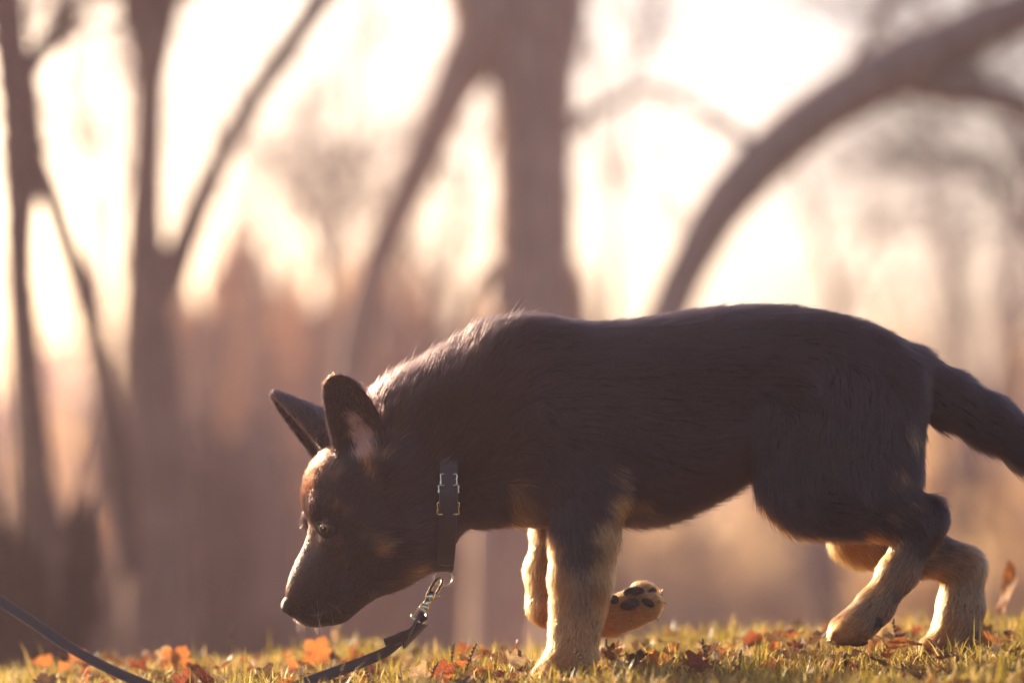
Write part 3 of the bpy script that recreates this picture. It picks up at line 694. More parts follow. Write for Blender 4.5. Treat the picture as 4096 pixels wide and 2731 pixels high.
ear_n_in = lambda p: None
def build_fur(n_hair, npt=5):
    fn, fa = face_normals(BV, BQ); ctr = BV[BQ].mean(1)
    D0, L0, _ = flow(ctr)
    dens = fa * np.interp(L0, [.002, .006, .012, .025], [4.2, 2.6, 1.35, 1.0])
    dens *= np.where(fn[:, 1] > .55, .45, 1.0) * np.where(ctr[:, 0] > F(2400, 1000, .1)[0], .35, 1.0)
    # bare places: nose leather, foot pads, the eye
    nose = np.linalg.norm(ctr - F(664, 1393, .084), axis=1) < FR(23)
    eye = np.linalg.norm((ctr - hit(*EYE_F)[0]) * (1, .6, 1.15), axis=1) < FR(23)
    dens[nose | eye] = 0
    for fx_, fy_, rr_ in ((836, 1015, 34), (818, 965, 30)): dens[np.linalg.norm((ctr - hit(fx_, fy_)[0]) * (1.3, 1, .8), axis=1) < FR(rr_)] *= .12
    cdf = np.cumsum(dens); cdf /= cdf[-1]
    fi = np.searchsorted(cdf, rng.random(n_hair)); u_, v_ = rng.random(n_hair)[:, None], rng.random(n_hair)[:, None]
    q = BV[BQ[fi]]; root = (q[:, 0] * (1 - u_) + q[:, 1] * u_) * (1 - v_) + (q[:, 3] * (1 - u_) + q[:, 2] * u_) * v_
    # smooth normals
    vn = np.zeros_like(BV)
    for k in range(4): np.add.at(vn, BQ[:, k], fn * fa[:, None])
    vn /= np.linalg.norm(vn, axis=1)[:, None] + 1e-12
    qn = vn[BQ[fi]]; nrm = (qn[:, 0] * (1 - u_) + qn[:, 1] * u_) * (1 - v_) + (qn[:, 3] * (1 - u_) + qn[:, 2] * u_) * v_
    nrm /= np.linalg.norm(nrm, axis=1)[:, None] + 1e-9
    D, L, LF = flow(root)
    D = D + np.stack([wave(root, 38, 1), wave(root, 38, 2), wave(root, 38, 3)], 1) * .10 + rng.standard_normal((n_hair, 3)) * .07
    D /= np.linalg.norm(D, axis=1)[:, None]
    T = D - nrm * (D * nrm).sum(1)[:, None]; tl = np.linalg.norm(T, axis=1)[:, None]; T = T / (tl + 1e-6) * np.minimum(1, tl * 2)
    L = L * np.where((T * (-.6, .75, .2)).sum(1) > 2, 1, 1) * (1 + .32 * rng.standard_normal(n_hair)).clip(.4, 1.9) * (1 + .12 * wave(root, 60, 5))
    lift = LF * (1 + .5 * rng.standard_normal(n_hair)).clip(.15, 2.6) + .03
    stray = rng.random(n_hair) < .022; lift[stray] = lift[stray] * 2.2 + .06; L[stray] *= 1.1
    # clumps: hairs of one small cell lean to a common tip
    tt = np.linspace(0, 1, npt)
    d0 = T + nrm * (lift * 1.7)[:, None]; d0 /= np.linalg.norm(d0, axis=1)[:, None]
    d1 = T + nrm * (lift * .45)[:, None] + np.array((0, 0, -.12)); d1 /= np.linalg.norm(d1, axis=1)[:, None]
    pts = root[:, None] + L[:, None, None] * (tt[None, :, None] * d0[:, None] + (tt ** 2)[None, :, None] * .5 * (d1 - d0)[:, None])
    cell = np.where(L > .015, .0085, np.where(L > .01, .0055, .0030))
    wob = root + np.stack([wave(root, 90, 11), wave(root, 90, 12), wave(root, 90, 13)], 1) * .0018
    key = np.floor(wob / cell[:, None]).astype(np.int64); kk = (((key[:, 0] + 4000) * 8192 + key[:, 1] + 4000) * 8192 + key[:, 2] + 4000) * 4 + (cell > .004) + (cell > .007)
    _, inv, cnt = np.unique(kk, return_inverse=True, return_counts=True)
    off = pts - root[:, None]
    mr = np.stack([np.bincount(inv, root[:, k]) for k in range(3)], 1) / cnt[:, None]
    mo = np.stack([np.stack([np.bincount(inv, off[:, j, k]) for k in range(3)], 1) / cnt[:, None] for j in range(npt)], 1)
    cl = (.62 * rng.random(n_hair) ** .5)[:, None, None] * (tt ** 1.3)[None, :, None]
    pts = pts * (1 - cl) + (mr[inv][:, None] + mo[inv]) * cl
    col = paint(root, rng.standard_normal((n_hair, 3)) * .0035 + np.stack([wave(root, 70, 21), wave(root, 70, 22), wave(root, 70, 23)], 1) * .003)
    v = np.exp(.35 * rng.standard_normal(n_hair) + .18 * wave(root, 25, 31) + .25 * wave(root * (1, 1, 2), 7, 33)); col = col * v[:, None]
    rad0 = np.interp(L, [.003, .008, .02, .03], [.00011, .00013, .00016, .00017]) * rng.uniform(.75, 1.25, n_hair)
    rad0[stray] *= .5
    rad = rad0[:, None] * np.array([1.0, 1.0, .9, .68, .22])[None, :npt]
    cu = bpy.data.hair_curves.new('fur'); cu.add_curves([npt] * n_hair)
    try: cu.set_types(type='CATMULL_ROM')
    except Exception: pass
    cu.attributes['position'].data.foreach_set('vector', pts.astype(np.float32).ravel())
    a = cu.attributes.new('radius', 'FLOAT', 'POINT'); a.data.foreach_set('value', rad.astype(np.float32).ravel())
    c = cu.attributes.new('coat', 'FLOAT_COLOR', 'CURVE')
    c.data.foreach_set('color', np.concatenate([col, np.ones((n_hair, 1))], 1).astype(np.float32).ravel())
    return cu
# hair material
fm = bpy.data.materials.new('fur'); fm.use_nodes = True; t = fm.node_tree; t.nodes.clear()
ho = t.nodes.new("ShaderNodeOutputMaterial"); hb = t.nodes.new("ShaderNodeBsdfHairPrincipled"); ha = t.nodes.new("ShaderNodeAttribute")
ha.attribute_name = 'coat'; hb.parametrization = 'COLOR'; hb.inputs['Roughness'].default_value = .22; hb.inputs['Radial Roughness'].default_value = .4
hb.inputs['Coat'].default_value = 0.0; hb.inputs['Random Roughness'].default_value = .2
t.links.new(ha.outputs['Color'], hb.inputs['Color']); t.links.new(hb.outputs[0], ho.inputs[0])
# skin: vertex coloured under the coat
skm, st_, sb = material('skin'); sa = st_.nodes.new("ShaderNodeAttribute"); sa.attribute_name = 'tint'
st_.links.new(sa.outputs['Color'], sb.inputs['Base Color']); sb.inputs['Roughness'].default_value = .7; sb.inputs['Specular IOR Level'].default_value = .2
dog = fast_mesh('dog', BV, BQ.ravel(), 4, skm, colors=np.concatenate([paint(BV, np.zeros_like(BV)) * .7, np.ones((len(BV), 1))], 1))
tag(dog, 'black and tan shepherd puppy walking with its nose lowered to the grass', 'dog')
N_HAIR = 380000
fur_d = build_fur(N_HAIR); fur_d.materials.append(fm)
fur_o = bpy.data.objects.new('fur', fur_d); link(fur_o, dog); fur_o['kind'] = 'stuff'

# ------------------------------------------------------------------ nose, eyes, pads, claws
def sdf_part(name, lo, hi, vx, fn, mat, parent, rel=2):
    n = [int(math.ceil((hi[k] - lo[k]) / vx)) + 1 for k in range(3)]
    ax = [lo[k] + vx * np.arange(n[k]) for k in range(3)]; X, Y, Z = np.meshgrid(*ax, indexing='ij')
    d = fn(X, Y, Z).astype(np.float32)
    g = openvdb.FloatGrid(float(vx * 6)); g.copyFromArray(np.clip(d, -vx * 6, vx * 6)); g.transform = openvdb.createLinearTransform(vx)
    r = g.convertToQuads(isovalue=0.0); V = np.asarray(r[0], float) + np.asarray(lo); Q = np.asarray(r[1], int)
    V = relax(V, Q, rel); f, _ = face_normals(V, Q)
    if ((V[Q].mean(1) - V.mean(0)) * f).sum() < 0: Q = Q[:, ::-1]
    return fast_mesh(name, V, Q.ravel(), 4, mat, parent)
def smin(a, b, k): h = np.clip(k - np.abs(a - b), 0, None) / k; return np.minimum(a, b) - h * h * k * .25
def smax(a, b, k): return -smin(-a, -b, k)
def ell(X, Y, Z, c, r):
    k0 = np.sqrt(((X - c[0]) / r[0]) ** 2 + ((Y - c[1]) / r[1]) ** 2 + ((Z - c[2]) / r[2]) ** 2) + 1e-9
    k1 = np.sqrt(((X - c[0]) / r[0] ** 2) ** 2 + ((Y - c[1]) / r[1] ** 2) ** 2 + ((Z - c[2]) / r[2] ** 2) ** 2) + 1e-9
    return k0 * (k0 - 1) / k1
NC = F(669, 1389, .0835)
nose_m = noisy('nose_leather', (.008, .007, .009), (.022, .018, .022), scale=700, rough=.5, bump=.5, detail=2, spec=.35)
ndir = np.array((-.62, 0, -.78)); nup = np.array((-.78, 0, .62))         # along the muzzle, and out of its top
def nose_fn(X, Y, Z):
    a = (X - NC[0]) * ndir[0] + (Z - NC[2]) * ndir[2]; b = (X - NC[0]) * nup[0] + (Z - NC[2]) * nup[2]; c = Y - NC[1]
    d = ell(a, c, b, (0, 0, .003), (.0120, .0130, .0095))
    d = smin(d, ell(a, np.abs(c), b, (.001, .0085, -.001), (.0090, .0066, .0085)), .006)      # wings
    d = smin(d, ell(a, c, b, (.003, 0, -.008), (.008, .0055, .010)), .006)                   # below, to the lip
    d = smax(d, -ell(a, np.abs(c), b, (.0095, .0075, .000), (.0055, .0032, .0042)), .002)      # nostrils
    d = smax(d, -ell(a, np.abs(c), b, (.004, .0145, -.0035), (.008, .0030, .0016)), .0015)    # side slits
    d = smax(d, -ell(a, c, b, (.013, 0, -.006), (.004, .0008, .012)), .0015)                  # groove
    return d
nose = sdf_part('nose', NC - .022, NC + .022, .0008, nose_fn, nose_m, dog)
# eye: ball with iris, and dark lids around it
eye_m, et, eb = material('eye_wet')
tc = et.nodes.new("ShaderNodeTexCoord"); sep = et.nodes.new("ShaderNodeSeparateXYZ"); ln = et.nodes.new("ShaderNodeVectorMath"); ln.operation = 'LENGTH'
cmb = et.nodes.new("ShaderNodeCombineXYZ"); rp = et.nodes.new("ShaderNodeValToRGB"); nz = et.nodes.new("ShaderNodeTexNoise"); nz.inputs['Scale'].default_value = 420
et.links.new(tc.outputs['Object'], sep.inputs[0]); et.links.new(sep.outputs['X'], cmb.inputs['X']); et.links.new(sep.outputs['Y'], cmb.inputs['Y']); et.links.new(cmb.outputs[0], ln.inputs[0])
mul = et.nodes.new("ShaderNodeMath"); mul.operation = 'MULTIPLY'; mul.inputs[1].default_value = 92.0
et.links.new(ln.outputs['Value'], mul.inputs[0]); et.links.new(mul.outputs[0], rp.inputs[0])
cr = rp.color_ramp; cr.elements[0].position = 0.0; cr.elements[0].color = (.004, .003, .003, 1); cr.elements[1].position = .23; cr.elements[1].color = (.004, .003, .003, 1)
for p_, c_ in ((.27, (.13, .048, .018)), (.46, (.20, .078, .030)), (.56, (.02, .009, .006)), (.63, (.006, .005, .005)), (.80, (.045, .032, .030))):
    e_ = cr.elements.new(p_); e_.color = (*c_, 1)
et.links.new(rp.outputs[0], eb.inputs['Base Color']); eb.inputs['Roughness'].default_value = .03; eb.inputs['Coat Weight'].default_value = 0.0; eb.inputs['Specular IOR Level'].default_value = .3; eb.inputs['Coat Roughness'].default_value = .02
lid_m = noisy('eyelid_skin', (.006, .0045, .005), (.016, .011, .012), scale=300, rough=.6, spec=.2)
def uv_ball(r, n=24, m=16, bulge=0.0):
    V = [(0, 0, r + bulge)]; Fc = []
    for i in range(1, m):
        a = math.pi * i / m
        rr = r + bulge * max(0, math.cos(a)) ** 6
        for k in range(n): b = 2 * math.pi * k / n; V.append((rr * math.sin(a) * math.cos(b), rr * math.sin(a) * math.sin(b), rr * math.cos(a)))
    V.append((0, 0, -r))
    for k in range(n): Fc.append((0, 1 + k, 1 + (k + 1) % n))
    for i in range(m - 2):
        for k in range(n): a = 1 + i * n + k; b = 1 + i * n + (k + 1) % n; Fc.append((a, a + n, b + n, b))
    L_ = 1 + (m - 2) * n
    for k in range(n): Fc.append((len(V) - 1, L_ + (k + 1) % n, L_ + k))
    return V, Fc
def make_eye(center, look, R=.0112):
    v, f = uv_ball(R, bulge=.0008); e = mesh_obj('eye', v, f, eye_m, dog)
    e.matrix_world = Matrix.Translation(center) @ Vector(look).to_track_quat('Z', 'Y').to_matrix().to_4x4()
    return e
hp, hn = hit(*EYE_F)
ec = F(EYE_F[0] - 1, EYE_F[1], hp[1] + .0015)
make_eye(ec, (-.45, -.88, -.12))
ec2 = ec.copy(); ec2[1] = 2 * .096 - ec[1] + .0; make_eye(ec2, (-.52, .82, -.12))
def lids(center, R, tilt, parent, sgn=1):
    """almond rim: two bands hugging the ball"""
    n = 40; V = []; Fc = []; c = np.array(center); out = np.array((-.22, -.97 * sgn, 0)); out /= np.linalg.norm(out); up = np.array((0, 0, 1.0)); rt = np.cross(up, out); 
    ct, st = math.cos(tilt), math.sin(tilt); rt, up = rt * ct + up * st, up * ct - rt * st
    for ring, (k, push) in enumerate(((.86, .0014), (1.02, .0036), (1.25, .0030), (1.7, -.0006), (2.3, -.0045))):
        for i in range(n):
            a = 2 * math.pi * i / n; ca, sa = math.cos(a), math.sin(a)
            w_ = .0106 * k * (1 if ring < 3 else .92); h_ = (.0078 if sa > 0 else .0064) * k
            u, v = w_ * ca * (1.0 + .12 * abs(ca) ** 6), h_ * sa * (1 - .35 * abs(ca) ** 3)
            rr = math.hypot(u, v); dep = math.sqrt(max(R * R - rr * rr, 0)) if rr < R * .98 else R * .2
            V.append(c + rt * u + up * v + out * (dep + push))
    for r_ in range(4):
        for i in range(n): i2 = (i + 1) % n; Fc.append((r_ * n + i, r_ * n + i2, (r_ + 1) * n + i2, (r_ + 1) * n + i))
    return mesh_obj('eyelid', V, Fc, lid_m, parent)
lids(ec, .0112, math.radians(-24), dog)
lp_ = [hit(fx, fy)[0] for fx, fy in ((700, 1408), (722, 1412), (750, 1404), (780, 1388), (810, 1366), (838, 1344))]
v_, f_ = tube(smooth_path(lp_, 24), np.interp(np.linspace(0, 1, 24), [0, .2, .8, 1], [.0006, .0014, .0014, .0005]), 6); mesh_obj('lip', v_, f_, plain('lip_skin', (.012, .009, .010), .4), dog)
# pads of the lifted paw, facing the camera and up; claws
pad_m = noisy('paw_pad', (.022, .016, .018), (.06, .045, .045), scale=260, rough=.7, bump=.4)
def pad(fx, fy, rx, ry, rot=0.0, thick=.005, dY=0.0):
    p, nn = hit(fx, fy); p = p + np.array((0, dY, 0)); R1, R2 = FR(rx), FR(ry); nn = nn / np.linalg.norm(nn)
    u = np.array((1.0, 0, 0)); u = u - nn * (u @ nn); u /= np.linalg.norm(u); v = np.cross(nn, u); ca, sa = math.cos(rot), math.sin(rot); u, v = u * ca + v * sa, v * ca - u * sa
    sv, sf = uv_ball(1.0, 16, 12); rs = np.random.default_rng(int(fx)); V = [p + u * a * R1 + v * b * R2 + nn * (c * thick) for a, b, c in sv]
    return mesh_obj('paw_pad', V, sf, pad_m, dog)
pad(1447, 1387, 23, 14, .25, .0085); pad(1456, 1359, 26, 11, .12, .0075); pad(1488, 1384, 17, 9, -.5, .0075); pad(1496, 1360, 15, 9, .7, .007); pad(1411, 1378, 12, 12, 0, .008)
claw_m = plain('claw', (.03, .022, .02), .35)
def claw(base, tip, r=.0022):
    b, t_ = np.array(base), np.array(tip); m_ = (b + t_) / 2 + np.array((0, 0, np.linalg.norm(t_ - b) * .12))
    v, f = tube(smooth_path([b, m_, t_], 6), np.array([r, r * .95, r * .85, r * .7, r * .45, r * .12]), 8); return mesh_obj('claw', v, f, claw_m, dog)
claw(F(1510, 1386, .148), F(1530, 1384, .147)); claw(F(1496, 1414, .142), F(1512, 1424, .140)); claw(F(1508, 1366, .160), F(1522, 1366, .162))
for dy in (-.019, -.006, .007, .02): claw(F(1914 + 300 * abs(dy), 1462, .036 + dy * 1.1), F(1898 + 300 * abs(dy), 1474, .036 + dy * 1.15))
for dy in (-.021, -.007, .007, .021): claw(F(1224 + 260 * abs(dy), 1580, .034 + dy * 1.15), F(1206 + 260 * abs(dy), 1590, .034 + dy * 1.2))
for dy in (-.016, 0, .016): claw(F(2128, 1496, .150 + dy), F(2112, 1502, .150 + dy))
pad(1968, 1474, 26, 10, 0, .006); pad(2019, 1428, 8, 16, .35, .005)
# whiskers, brow hairs and chin hairs
def whiskers():
    rs = np.random.default_rng(3); cu = bpy.data.hair_curves.new('whiskers'); P_, n = [], 8
    def add(p, d, L, sag, k=n):
        t_ = np.linspace(0, 1, n)[:, None]; P_.append(np.array(p) + np.array(d) / np.linalg.norm(d) * L * t_ + np.array((0, 0, -1.0)) * sag * L * t_ ** 2)
    for fx, fy in ((715, 1390), (728, 1378), (742, 1398), (755, 1384), (730, 1405), (760, 1405), (772, 1390)):
        p, _ = hit(fx, fy); add(p, (.25 + .2 * rs.standard_normal(), -.55, -.55 + .2 * rs.standard_normal()), rs.uniform(.02, .036), .2)
    for fx in np.linspace(676, 800, 30): p, _ = hit(fx, 1425 - max(0, fx - 745) * .55); add(p + np.array((0, rs.uniform(.0, .03), 0)), (.12 * rs.standard_normal(), .1 * rs.standard_normal(), -1), rs.uniform(.005, .017), .0)
    for k in range(4): p, _ = hit(845 + 6 * k, 1352); add(p, (.25, -.1, -1), rs.uniform(.02, .03), -.1)
    for k in range(3): p, _ = hit(740 + 5 * k, 1182); add(p, (.10, -.5, -.8 + .2 * k), .018, .1)
    for k in range(4): add(F(705, 1186 + 4 * k, .128), (-.9, .1, .3 - .25 * k), rs.uniform(.008, .018), .35)
    A = np.array(P_); cu.add_curves([n] * len(A)); cu.attributes['position'].data.foreach_set('vector', A.astype(np.float32).ravel())
    a = cu.attributes.new('radius', 'FLOAT', 'POINT'); a.data.foreach_set('value', np.tile(np.linspace(.00022, .00005, n), len(A)).astype(np.float32))
    c = cu.attributes.new('coat', 'FLOAT_COLOR', 'CURVE'); c.data.foreach_set('color', np.tile((.16, .10, .07, 1), (len(A), 1)).astype(np.float32).ravel())
    cu.materials.append(fm); o = bpy.data.objects.new('whiskers', cu); link(o, dog); o['kind'] = 'stuff'
whiskers()

# ================================================================== collar and leash
web_m, wt, wb = material('black_webbing')
tc = wt.nodes.new("ShaderNodeTexCoord"); wv_ = wt.nodes.new("ShaderNodeTexNoise"); wv_.inputs['Scale'].default_value = 900
wt.links.new(tc.outputs['Object'], wv_.inputs['Vector']); bp_ = wt.nodes.new("ShaderNodeBump"); bp_.inputs['Strength'].default_value = .5; bp_.inputs['Distance'].default_value = .0006
wt.links.new(wv_.outputs['Fac'], bp_.inputs['Height']); wt.links.new(bp_.outputs[0], wb.inputs['Normal'])
wb.inputs['Base Color'].default_value = (.024, .017, .022, 1); wb.inputs['Roughness'].default_value = .55; wb.inputs['Sheen Weight'].default_value = .3
metal = plain('nickel', (.80, .68, .50), .16, 1.0)
def ribbon(path, wid_dir, width, thick, ribs=0, rib_h=.0005):
    """flat webbing along a path; wid_dir per point; ribs = weave ridges across the strap"""
    path = np.asarray(path, float); n = len(path); T = np.gradient(path, axis=0); T /= np.linalg.norm(T, axis=1)[:, None]
    W = np.asarray(wid_dir, float) * np.ones((n, 3)); W = W - T * (W * T).sum(1)[:, None]; W /= np.linalg.norm(W, axis=1)[:, None]; N = np.cross(T, W)
    prof = [(-.5, -.35), (-.46, .4), (-.25, .5), (0, .5), (.25, .5), (.46, .4), (.5, -.35), (.46, -.5), (0, -.5), (-.46, -.5)]
    V, Fc = [], []; m = len(prof)
    for i in range(n):
        h = rib_h * (1 if i % 2 else -1) if ribs else 0
        for a, b in prof: V.append(path[i] + W[i] * a * width + N[i] * (b * thick + (h if b > 0 else -h)))
    for i in range(n - 1):
        for k in range(m): k2 = (k + 1) % m; Fc.append((i * m + k, i * m + k2, (i + 1) * m + k2, (i + 1) * m + k))
    Fc.append(tuple(range(m))[::-1]); Fc.append(tuple((n - 1) * m + k for k in range(m)))
    return V, Fc
def ring_tube(pts, r, n=8):
    """closed wire loop"""
    pts = smooth_path(list(pts) + [pts[0], pts[1]], len(pts) * 6); return tube(pts, r, n, cap=True)
# collar loop: hangs round the throat
CC = F(1018, 1090, .098); A_UP, B_Y = FR(214), .0655
def collar_pt(phi):      # phi 0 = bottom, pi/2 = near side, pi = top
    x = CC[0] + .0085 * math.sin(phi); return np.array((x, CC[1] - B_Y * (1 - .42 * min(1, max(0, abs(phi) - 1.34))) * math.sin(phi), CC[2] - A_UP * math.cos(phi)))
collar = empty('dog_collar', tuple(collar_pt(0))); tag(collar, 'black webbing collar with metal rings round the neck of the puppy', 'collar')
def cpart(name, vf, mat):
    o = mesh_obj(name, *vf, mat, collar); return o
def arc(a, b, n, off=0.0):
    out = []
    for p in np.linspace(a, b, n):
        q = collar_pt(p); d = np.array((0, q[1] - CC[1], q[2] - CC[2])); out.append(q + d / (np.linalg.norm(d) + 1e-9) * off)
    return out
cpart('strap', ribbon(arc(-math.pi * .995, math.pi * .995, 300), (1, 0, 0), .0220, .0024, ribs=1, rib_h=.00022), web_m)
cpart('strap_overlap', ribbon(arc(1.40, 1.22, 40, .0028), (1, 0, 0), .0223, .0022, ribs=1, rib_h=.00018), web_m)
cpart('strap_overlap', ribbon(arc(.06, .36, 30, .0030), (1, 0, 0), .0223, .0022, ribs=1, rib_h=.00018), web_m)
def slider(phi, w, h, r):
    q = arc(phi, phi + .001, 2, .0026)[0]; t1 = collar_pt(phi + .02) - collar_pt(phi - .02); t1 /= np.linalg.norm(t1); u = np.array((1.0, 0, 0))
    n = np.cross(t1, u); n = n if n[1] < 0 else -n
    c = [(-.5, -.5), (-.5, 0), (-.5, .5), (0, .52), (.5, .5), (.5, 0), (.5, -.5), (0, -.52)]
    return ring_tube([q + u * a * w + t1 * b * h - n * (0.0042 if abs(a) < .4 else 0) for a, b in c], r)
cpart('slider', slider(1.22, .0250, .014, .0011), metal)
cpart('ring', slider(1.42, .0235, .009, .0009), metal)
cpart('ring', slider(1.52, .0190, .013, .0010), metal)
# D ring under the throat
q0 = collar_pt(.04) + np.array((0, 0, -.002)); dr = []
for a in np.linspace(0, 2 * math.pi, 16, endpoint=False): dr.append(q0 + np.array((.0118 * math.cos(a), -.004 * (1 - math.sin(a)) * .6, -.0095 + (.0105 if math.sin(a) < 0 else .0085) * math.sin(a))))
cpart('d_ring', ring_tube(dr, .00125), metal)
# stitching on the near overlap
def stitches():
    parts = []
    for k in range(5):
        q = arc(.40, .41, 2, .0046)[0] + np.array((-.004 + .0022 * k, 0, 0)); parts.append(tube([q, q + np.array((.0013, 0, 0))], .00022, 5))
    return merge(parts)
cpart('stitching', stitches(), plain('thread', (.45, .40, .38), .7))
# ---- leash: clip and strap
leash = empty('dog_leash', tuple(F(948, 1440, .035))); tag(leash, 'black webbing leash with metal snap clip hanging from the collar ring', 'leash')
def lpart(name, vf, mat): return mesh_obj(name, *vf, mat, leash)
top, mid, end = F(1009, 1334, q0[1] - .006), F(980, 1388, .032), F(946, 1446, .030)
ax = end - top; ax /= np.linalg.norm(ax); sd = np.cross(ax, np.array((0, 1.0, 0))); sd /= np.linalg.norm(sd); fr = np.array((0, -1.0, 0))
def along(t_, s=0.0, f=0.0): return top + ax * t_ + sd * s + fr * f
LT = np.linalg.norm(end - top)
# hook: gate side, curved nose and back, a long closed loop
hook = [along(.030, -.0040), along(.016, -.0044), along(.004, -.0042), along(-.0045, -.0015), along(-.0050, .0020), along(.002, .0042), along(.014, .0046), along(.026, .0044)]
v1 = tube(smooth_path(hook, 40), np.interp(np.linspace(0, 1, 40), [0, .4, .6, 1], [.0024, .0022, .0017, .0022]), 10)
c_ = lpart('snap_clip', merge([v1, tube([along(.024), along(.030), along(.034)], [.0062, .0058, .0045], 14)]), metal)
def sub(name, vf, parent, mat=metal):
    o = mesh_obj(name, *vf, mat); o.parent = parent; o.matrix_parent_inverse = Matrix.Identity(4)
    o.matrix_parent_inverse = parent.matrix_parent_inverse.inverted() @ Matrix.Identity(4) if False else Matrix.Identity(4)
    return o
lpart('gate', tube([along(.004, .0044), along(.016, .0048), along(.028, .0044)], [.0014, .0017, .0016], 8), metal)
lpart('thumb_lever', tube([along(.020, .0050), along(.021, .0085), along(.0225, .0098)], [.0016, .0015, .0017], 8), metal)
lpart('swivel', merge([tube([along(.033), along(.046)], [.0042, .0042], 16), tube([along(.046), along(.0475), along(.051), along(.0525)], [.0042, .0062, .0062, .0044], 18)]), metal)
bail = [along(.0535, -.0055), along(.060, -.0078), along(.070, -.0078), along(.0715, 0), along(.070, .0078), along(.060, .0078), along(.0535, .0055), along(.0525, 0)]
lpart('eye_loop', ring_tube(bail, .0019, 9), metal)
# strap: loop end over the bail, runs down to the grass, lies out of frame and rises to the left
pB = along(.0695); q = [pB + np.array((.004, .004, -.004)), F(900, 1487, .024), F(838, 1517, .015), F(768, 1543, .004), F(704, 1566, -.006), F(640, 1590, -.018), F(560, 1612, -.03), F(470, 1613, -.04), F(395, 1596, -.05), F(325, 1568, -.055), F(250, 1535, -.06), F(165, 1489, -.07), F(85, 1435, -.075), F(0, 1379, -.08), F(-110, 1300, -.09), F(-300, 1150, -.11), F(-700, 800, -.15)]
pth = smooth_path(q, 420)
wd = []
for i, p in enumerate(pth):
    t_ = i / len(pth); wd.append(np.array((.35, -.25, .9)) * (1 - min(1, t_ * 3)) + np.array((.30, .55, .75)) * min(1, t_ * 3))
lpart('strap', ribbon(pth, np.array(wd), .0132, .0021, ribs=1, rib_h=.00025), web_m)
lp = [F(884, 1478, .020), F(915, 1466, .022), F(940, 1452, .024), pB + sd * -.001 + ax * -.004 + np.array((.001, -.004, 0)), pB + ax * .0035 + np.array((.007, .0, .001)), pB + np.array((.0065, .006, -.007)), F(925, 1482, .030)]
lpart('loop_end', ribbon(smooth_path(lp, 70), np.array((.35, -.35, .85)), .0150, .0024, ribs=1, rib_h=.00022), web_m)

# ================================================================== lawn
def build_grass():
    n = 170000; rs = np.random.default_rng(17)
    # denser where it is seen: round the dog and up to the brow of the lawn
    y = np.where(rs.random(n) < .86, rs.uniform(-.22, 1.05, n), rs.uniform(-1.0, 2.2, n)); half = .52 + .24 * (y + .6) / 1.0
    x = rs.uniform(-1.15, 1.15, n) * np.clip(half + .25, .4, 1.4)
    p = np.stack([x, y, G(x, y) - .002], 1); pn = wave(p, 3.5, 41) * .6 + wave(p, 11, 42) * .5
    keep = rs.random(n) < np.clip(.80 + .35 * pn, .25, 1); p, pn = p[keep], pn[keep]; n = len(p)
    dry = rs.random(n) < np.clip(.68 - .2 * pn, .3, .9)
    h = rs.gamma(6, .0036, n) * (1 + .35 * pn) * np.where(dry, .85, 1.0); h = np.clip(h, .006, .048)
    tall = rs.random(n) < .02; h[tall] *= 1.5
    w_ = rs.uniform(.0006, .0013, n); az = rs.uniform(0, 6.283, n); lean = np.abs(rs.normal(.35, .35, n)) + dry * rs.random(n) * .7
    d = np.stack([np.cos(az), np.sin(az), 0 * az], 1); fa_ = az + 1.57 + rs.normal(0, .5, n); s = np.stack([np.cos(fa_), np.sin(fa_), 0 * az], 1)
    up = np.array((0, 0, 1.0)); V = np.empty((n, 7, 3))
    for k, (t_, wk) in enumerate(((0, 1), (.38, .92), (.74, .62))):
        c = p + up * (h * t_ * np.cos(lean * t_ * .9))[:, None] + d * (h * t_ * np.sin(lean * (.3 + t_)))[:, None]
        V[:, 2 * k] = c - s * (w_ * wk)[:, None]; V[:, 2 * k + 1] = c + s * (w_ * wk)[:, None]
    V[:, 6] = p + up * (h * np.cos(lean * .95))[:, None] + d * (h * np.sin(lean * 1.3))[:, None]
    base = (np.arange(n) * 7)[:, None]
    T = np.concatenate([base + np.array(q)[None] for q in ((0, 1, 3), (0, 3, 2), (2, 3, 5), (2, 5, 4), (4, 5, 6))], 0)
    g1, g2 = np.array((.15, .13, .018)), np.array((.42, .31, .055)); st1, st2 = np.array((.46, .31, .11)), np.array((.74, .55, .24))
    u_ = rs.random(n)[:, None]; c = np.where(dry[:, None], st1 + (st2 - st1) * u_, g1 + (g2 - g1) * u_)
    C = np.repeat(np.concatenate([c, np.ones((n, 1))], 1), 7, 0)
    o = fast_mesh('grass', V.reshape(-1, 3), T.ravel(), 3, leafy('grass_blade', (0, 0, 0), (0, 0, 0), trans=.6, tint=True, rough=.35), smooth=False, colors=C)
    tag(o, 'short autumn lawn with green and straw coloured blades', 'grass', kind='stuff')
build_grass()
